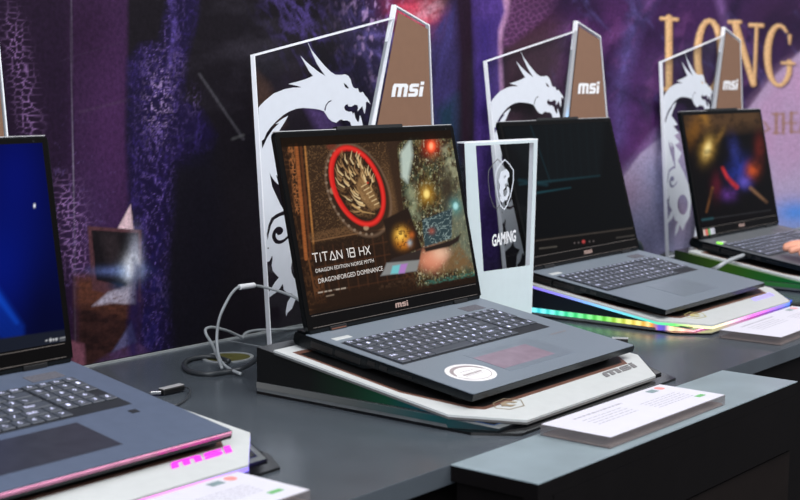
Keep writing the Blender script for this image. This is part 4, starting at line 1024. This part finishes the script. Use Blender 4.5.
laptop('main', 'open laptop in the middle with a red ringed medallion on its screen', art_main, (520, 320), None, None, (.124, .285, .165, .240, M_pad), main_extras)
laptop('lap2', 'open grey laptop with a nearly black screen over rainbow lights behind the shield plaque', art_dark, (240, 150), None, None, (.124, .255, .165, .240, M_pad))
def far_extras(t, sc):
    o = link('status_light', cyl(.007, 0, .0012, 16), mat('green_indicator', (130, 230, 60), .4, emit=(130, 240, 60), es=1.0), t, (.018, -.036, .0004)); o['label'] = 'bright green round light'
    for i, c in enumerate(((190, 170, 160), (200, 90, 80), (90, 150, 80), (190, 190, 200), (170, 170, 180))):
        link('bezel_sticker', box(.016+i*.011, .026+i*.011, .0035, .0165, .0008, .0011), mat('bezel_sticker_ink', c, .5), sc)
laptop('lap3', 'farthest open laptop, a golden and blue abstract picture on its screen', art_far, (240, 150), M_deck3, None, (.124, .285, .165, .240, M_pad), far_extras)
def left_extras(t, sc):
    lp = link('front_lip', prism([(-DD-.0002, -.0012), (-DD-.0012, -.0020), (-DD+.0016, -.0100), (-DD+.0030, -.0100)], .002, LW-.002, 'x'), mat('purple_lit_copper', (170, 112, 140), .3, metal=1.0), t); lp['label'] = 'coppery front lip'  # copper lip with the purple of the stand lights mixed into its colour
    o = link('fingerprint_key', box(.346, .357, -.172, -.163, 0, .0004), M_tray, t)
laptop('left', 'nearest open laptop at the left edge with a plain deep blue desktop screen', art_left, (240, 150), M_deckL, None, (.120, .277, .1625, .236, M_paddark), left_extras)

# ------------------------------------------------------------------ shield plaque
PY = .05; KQ = (PY-CPOS[1])/(.1153-CPOS[1]); PXC = .59
def pk(L): return [(CPOS[0]+(x-CPOS[0])*KQ-PXC, max(0, CPOS[2]+(z-CPOS[2])*KQ) if z > 0 else 0) for x, z in L]
pq = empty('shield_plaque', (PXC, PY, .0001)); tag(pq, 'thick clear and white plaque with a dragon shield and the word GAMING between two laptops', 'plaque')
OUT = [(.6110, 0), (.7885, 0), (.7974, .3066), (.5808, .3075)]
WIN = [(.6395, .0885), (.7815, .0850), (.7860, .3022), (.6118, .3030)]
link('clear_block', prism(pk([(.6115, .0004), (.788, .0004), (.7968, .3060), (.5813, .3069)]), .0008, .0148, 'y'), M_clear, pq)
link('white_face', stand_up(fill2d([pk(OUT), pk(WIN)], .0007), .0003), mat('white_acrylic_face', (206, 220, 224), .35, vary=.02), pq)
link('frosted_edge', join([prism(pk([(.7885, 0), (.7905, 0), (.7994, .3066), (.7974, .3066)]), .0007, .0155, 'y'), prism(pk([(.5808, .3076), (.8000, .3067), (.8000, .3090), (.5808, .3099)]), .0007, .0155, 'y')]), M_edge, pq)
shc = (.6985, .236)
shO = [(shc[0]+x, shc[1]+y) for x, y in ((0, .041), (.013, .033), (.027, .021), (.0275, .002), (.020, -.022), (.009, -.040), (0, -.047), (-.011, -.040), (-.0215, -.022), (-.0275, .002), (-.0275, .021), (-.013, .034))]
shI = [(shc[0]+(x-shc[0])*.925, shc[1]+(y-shc[1])*.95) for x, y in shO]
crest = [(shc[0]+x, shc[1]+y) for x, y in ((-.014, .014), (-.018, .004), (-.013, -.004), (-.016, -.014), (-.012, -.020), (-.014, -.028), (-.005, -.034), (.001, -.030), (.008, -.030), (.014, -.018), (.012, -.008), (.007, -.006), (.009, -.016), (.004, -.024), (-.003, -.022), (-.004, -.012), (.002, -.008), (.000, -.002), (.007, .000), (.009, .008), (.014, .010), (.012, .018), (.004, .024), (-.004, .021), (-.012, .020))]
eye = [(shc[0]+x, shc[1]+y) for x, y in ((-.003, .012), (.003, .014), (.004, .009), (-.001, .007))]
link('shield_emblem', stand_up(fill2d([pk(shO), pk(shI), pk(crest), pk(eye)], .0006), .0004), M_drag, pq)
# reflection of the shield in the far face, drawn in as a grey outline
link('shield_reflection', stand_up(fill2d([pk(shO), pk([(shc[0]+(x-shc[0])*.95, shc[1]+(y-shc[1])*.965) for x, y in shO])], .0003), .0150), M_grey, pq)
(gx, gz), (gx2, gz2) = pk([(.6630, .1285), (.7350, .1500)])
tg_ = textmesh('GAMING', 0, 0, gx2-gx, gz2-gz, 0, .03)
for v in tg_.vertices: v.co.x += gx; v.co.y += gz+(v.co.x-gx)*.04
link('lettering', stand_up(tg_, -.0002), M_logo, pq)

# ------------------------------------------------------------------ spec cards
def card(cx, cy, w, d, rz, label, z=.0007):
    t = empty('spec_card_block', (cx, cy, z), (0, 0, rz)); tag(t, label, 'card holder', 'clear blocks holding white spec cards')
    x, y = w/2, d/2
    link('clear_block', box(-x, x, -y, y, 0, .0132, .0006, 1), M_clear2, t)
    link('card', box(-x+.001, x-.001, -y+.001, y-.001, .0133, .0137), M_paper, t)
    link('base_sheet', box(-x+.003, x-.003, -y+.003, y-.003, .0004, .0026), M_cardback, t)
    loops = []
    rnd = random.Random(3)
    def lines(x0, y0, x1, n, h, gap):
        nonlocal loops
        for i in range(n):
            xx = x0
            while xx < x1:
                ww = rnd.uniform(.004, .012); loops.append([(xx, y0-i*gap), (min(x1, xx+ww), y0-i*gap), (min(x1, xx+ww), y0-i*gap+h), (xx, y0-i*gap+h)]); xx += ww+.0025
    lines(-x+.045, y-.020, x-.13, 1, .0034, .01)
    link('card_heading', fill2d(loops, .0001), M_cardtext, t, (0, 0, .01385)); loops = []
    lines(-x+.045, y-.031, x-.15, 4, .0014, .0075)
    link('card_text', fill2d(loops, .0001), M_cardtext, t, (0, 0, .01385)); loops = []
    lines(x-.12, y-.040, x-.03, 5, .0012, .0065)
    link('card_text', fill2d(loops, .0001), M_cardtext, t, (0, 0, .01385))
    link('card_badge', box(x-.055, x-.037, y-.020, y-.009, .01385, .01395), M_badge1, t)
    link('card_badge', cyl(.007, .01385, .01395, 20), M_badge2, t, (x-.024, y-.013, 0))
    link('card_badge', box(x-.036, x-.018, -y+.018, -y+.026, .01385, .01395), M_badge3, t)
    return t
M_badge1 = mat('grey_green_badge', (126, 146, 150), .5); M_badge2 = mat('pink_badge', (232, 150, 146), .5); M_badge3 = mat('green_badge', (110, 176, 112), .5)
card(.2055, -.428, .286, .0955, -.004, 'white spec card in a clear block on the jutting black cabinet', .0008)
card(.934, -.302, .308, .105, .035, 'white spec card in a clear block in front of the rainbow lit stand at right', .0002)
card(-.448, -.303, .285, .100, .01, 'white spec card at the bottom edge in front of the pink lit stand', .0002)

# ------------------------------------------------------------------ cables and small things
def P(u, v, y=None, z=None):
    return tuple(onY(u, v, y)) if y is not None else tuple(onZ(u, v, z or 0))
gr = empty('cable_grommet', P(228, 358, z=0)[:2]+(0,)); tag(gr, 'round olive cable hole with pale rim in the counter under the cable loops', 'cable grommet')
link('rim', fill2d([[(.040*math.cos(a), .036*math.sin(a)) for a in [2*math.pi*i/40 for i in range(40)]], [(.035*math.cos(a), .031*math.sin(a)) for a in [2*math.pi*i/40 for i in range(40)]]], .0016), M_seam, gr, (0, 0, .0010))
link('well', cyl(.0348, .0002, .0008, 40), M_olive, gr).scale = (1, .885, 1)

c1 = [P(304, 345, y=.000), P(290, 347.5, y=.02), P(276, 350.5, y=.035), P(262, 356, y=.055), P(246, 366.5, z=.012), P(226, 372, z=.0045), P(208, 374, z=.0045), P(190, 371, z=.0045), P(184, 365.5, z=.0045), P(189, 359.5, z=.0045), P(204, 356.8, z=.0045), P(217, 357.2, z=.0045), P(229, 361, z=.0045), P(241, 366, z=.0045), P(252, 377, z=.0045), P(262, 380, z=.0045)]
tag(link('power_cable', tube(c1[:13], .0034), M_cable2), 'thick dark grey cable looping over the cable hole up to the middle laptop', 'cable')
wc = empty('charging_cable', (0, 0, 0)); tag(wc, 'thin pale cable rising in an arc through a white clip behind the middle laptop', 'cable')
c2 = [P(302, 303, y=.14), P(295, 297.5, y=.17), P(280, 291.5, y=.19), P(265, 287.3, y=.205), P(253, 285.5, y=.21), P(240, 286.5, y=.21), P(232, 293, y=.21), P(225, 305, y=.21), P(219.5, 318, y=.21), P(217, 334, y=.21), P(217.6, 350, y=.2), P(221, 361, z=.012), P(229, 368.5, z=.007), P(241, 374, z=.0045), P(262, 375, z=.0045)]
link('cord', tube(c2[:14], .0022), M_cable, wc)
a, b = Vector(P(239.5, 287.2, y=.21)), Vector(P(254, 285.2, y=.21))
link('clip', tube([a, a.lerp(b, .5), b], .0042, 12, 3), M_logo, wc)
c3 = [P(222, 368, z=.010), P(217, 356, z=.014), P(212, 344, y=.25), P(206.5, 335, y=.262), P(205.5, 329.8, y=.268), P(209, 327.5, y=.27), P(215, 327.6, y=.275), P(228, 331, y=.28), P(238, 335.5, y=.285), P(241.8, 337, y=.285)]
tag(link('data_cable', tube(c3, .0022), M_cable), 'thin grey cable making a tall narrow loop at the left of the cable hole', 'cable')
c4 = [P(242, 338.5, y=.29), P(246, 333, y=.295), P(257, 330.2, y=.30), P(276, 329.6, y=.305), P(300, 328, y=.31), P(330, 322, y=.315)]
tag(link('wall_cable', tube([c4[0][:2]+(max(.003, c4[0][2]),)]+c4[1:], .0022), M_cable), 'thin pale cable running along the foot of the mural behind the clear board', 'cable')

ud = empty('usb_plug', P(172, 388, z=.0)[:2]+(0,)); tag(ud, 'small silver and black usb plug lying on the counter right of the blue screen laptop', 'usb plug')
def rel(p, o): return tuple(Vector(p)-o.location)
pa, pb, pc = Vector(P(150, 392.5, z=.005)), Vector(P(161, 392, z=.005)), Vector(P(182, 387, z=.006))
def bar(a, b, w, h, m, parent, nm):
    d = b-a; L = d.length; me = box(0, L, -w/2, w/2, -h/2, h/2, min(w, h)*.15, 1)
    o = link(nm, me, m, parent); o.rotation_euler = d.to_track_quat('X', 'Z').to_euler(); o.location = a-parent.location; return o
bar(pa, pb, .010, .0042, M_steel, ud, 'metal_tip'); bar(pb, pc, .013, .0075, M_black, ud, 'housing')
bar(pb+Vector((0, 0, .0042)), pc+Vector((0, 0, .0042)), .010, .0008, M_rim, ud, 'top_label')
link('cord', tube([rel(P(182, 387, z=.006), ud), rel(P(188, 388, z=.006), ud), rel(P(190, 392, z=.004), ud), rel(P(186, 399, z=.003), ud), rel(P(176, 405, z=.003), ud), rel(P(168, 404, z=.003), ud)], .0013, 8), M_cable2, ud)
ad = empty('usb_receiver', P(614, 339, z=0)[:2]+(0,)); tag(ad, 'tiny silver usb receiver lying on the counter just behind the middle laptop right corner', 'usb receiver')
pa, pb, pc = Vector(P(603, 338.5, z=.0034)), Vector(P(612, 340, z=.0034)), Vector(P(628, 340.5, z=.0034))
bar(pb, pc, .012, .006, M_black, ad, 'housing'); bar(pb+Vector((0, 0, .0036)), pc+Vector((0, 0, .0036)), .0115, .001, M_rim, ad, 'shell')
bar(pa, pb, .007, .003, M_steel, ad, 'metal_tip')
bc = [P(688, 261, y=.13), P(680, 266, z=.045), P(668, 270, z=.035), P(655, 267, z=.02), P(650, 262, z=.008), P(672, 253, z=.006), P(690, 249, z=.006)]
ac = [P(744, 255, z=.06), P(728, 261, z=.06), P(716, 268, z=.05), P(706, 272, z=.03)]
tag(link('power_cable', tube(ac, .004), M_cable), 'short pale cable hanging at the left side of the farthest laptop', 'cable')
co = [P(700, 247, z=.004), P(686, 247, z=.004), P(672, 251, z=.004), P(656, 258, z=.004), P(648, 263, z=.004)]
tag(link('power_cable', tube(co, .0035), M_cable2), 'dark cable lying at the foot of the mural left of the farthest laptop', 'cable')
ob = P(633, 241, y=.27)
an = bmesh.new(); bmesh.ops.create_uvsphere(an, u_segments=24, v_segments=14, radius=1)
for v in an.verts: v.co = Vector((v.co.x*.034, v.co.y*.022, max(-1, v.co.z)*.034+.034))
am = bpy.data.meshes.new('m'); an.to_mesh(am); an.free()
for p in am.polygons: p.use_smooth = True
sp = tag(link('dark_object', am, mat('dark_teal_plastic', (20, 40, 48), .4), None, (ob[0], .27, 0)), 'small rounded dark object half hidden behind the dark screened laptop', 'small speaker')  # rounded dark form, left unidentified

# ------------------------------------------------------------------ hand of a visitor on the farthest laptop
Ow, rz3, b3 = screen_geo('lap3')
M_skin = mat('skin', (226, 160, 134), .5, vary=.05); M_cuff = mat('dark_sleeve', (28, 30, 38), .8)
hd = empty('person'); hd.matrix_world = Matrix.Translation(Ow)@Euler((TILT, 0, rz3)).to_matrix().to_4x4()@Matrix.Translation((.100, -.288, .006))@Matrix.Rotation(R(-45), 4, 'Z'); tag(hd, 'hand reaching in from the right edge onto the farthest laptop', 'person')
def skin_mesh(nodes, edges, radii, sub=2):
    me = bpy.data.meshes.new('h'); me.from_pydata(nodes, edges, []); o = bpy.data.objects.new('t', me); COL.objects.link(o)
    sk = o.modifiers.new('s', 'SKIN'); sk.use_smooth_shade = True
    for i, r_ in enumerate(radii):
        me.skin_vertices[0].data[i].radius = r_ if isinstance(r_, tuple) else (r_, r_)
    me.skin_vertices[0].data[0].use_root = True
    sb = o.modifiers.new('u', 'SUBSURF'); sb.levels = sub; sb.render_levels = sub
    bpy.context.view_layer.update()
    dg = bpy.context.evaluated_depsgraph_get(); out = bpy.data.meshes.new_from_object(o.evaluated_get(dg))
    bpy.data.objects.remove(o); return out
# fingers point to -x (towards the left); wrist to +x, resting on the palm rest, arm leaving to the front right
wx, wy = 0, 0
N = [(wx+.02, wy-.012, .020), (wx-.02, wy+.004, .020), (wx-.055, wy+.014, .019)]; E_ = [(0, 1), (1, 2)]; RA = [(.019, .027), (.017, .034), (.013, .038)]
N += [(wx+.075, wy-.045, .026), (wx+.20, wy-.15, .05)]; E_ += [(0, 3), (3, 4)]; RA += [.027, .036]
hands = [skin_mesh(N, E_, RA)]
for k, (oy, L, bend) in enumerate(((.036, .066, .9), (.018, .074, 1.), (-.001, .070, 1.), (-.019, .056, 1.))):
    bx_, by_ = wx-.050, wy+.012+oy*.9
    d = Vector((-1, .12+oy*3, 0)).normalized()
    p0 = Vector((bx_+.012, by_, .018)); p1 = Vector((bx_, by_, .021))+d*.012; p2 = p1+d*L*.42+Vector((0, 0, .004)); p3 = p2+d*L*.32+Vector((0, 0, -.006)); p4 = p3+d*L*.24+Vector((0, 0, -.0085))
    hands.append(skin_mesh([tuple(p) for p in (p0, p1, p2, p3, p4)], [(0, 1), (1, 2), (2, 3), (3, 4)], [.010, .0095, .0088, .008, .0068]))
t0 = Vector((wx+.0, wy+.024, .016)); t1 = Vector((wx-.020, wy+.046, .014)); t2 = Vector((wx-.045, wy+.060, .012)); t3 = Vector((wx-.068, wy+.066, .0095))
hands.append(skin_mesh([tuple(p) for p in (t0, t1, t2, t3)], [(0, 1), (1, 2), (2, 3)], [.013, .012, .0098, .0078]))
hm = join(hands)
bm = bmesh.new(); bm.from_mesh(hm); bm.to_mesh(hm); bm.free()
ho = link('hand', hm, M_skin, hd)
rmod = ho.modifiers.new('merge', 'REMESH'); rmod.mode = 'VOXEL'; rmod.voxel_size = .0018; rmod.use_smooth_shade = True
link('sleeve', tube([(wx+.10, wy-.066, .030), (wx+.20, wy-.15, .05), (wx+.32, wy-.26, .09)], [.038, .042, .046, .05], 20), M_cuff, hd)
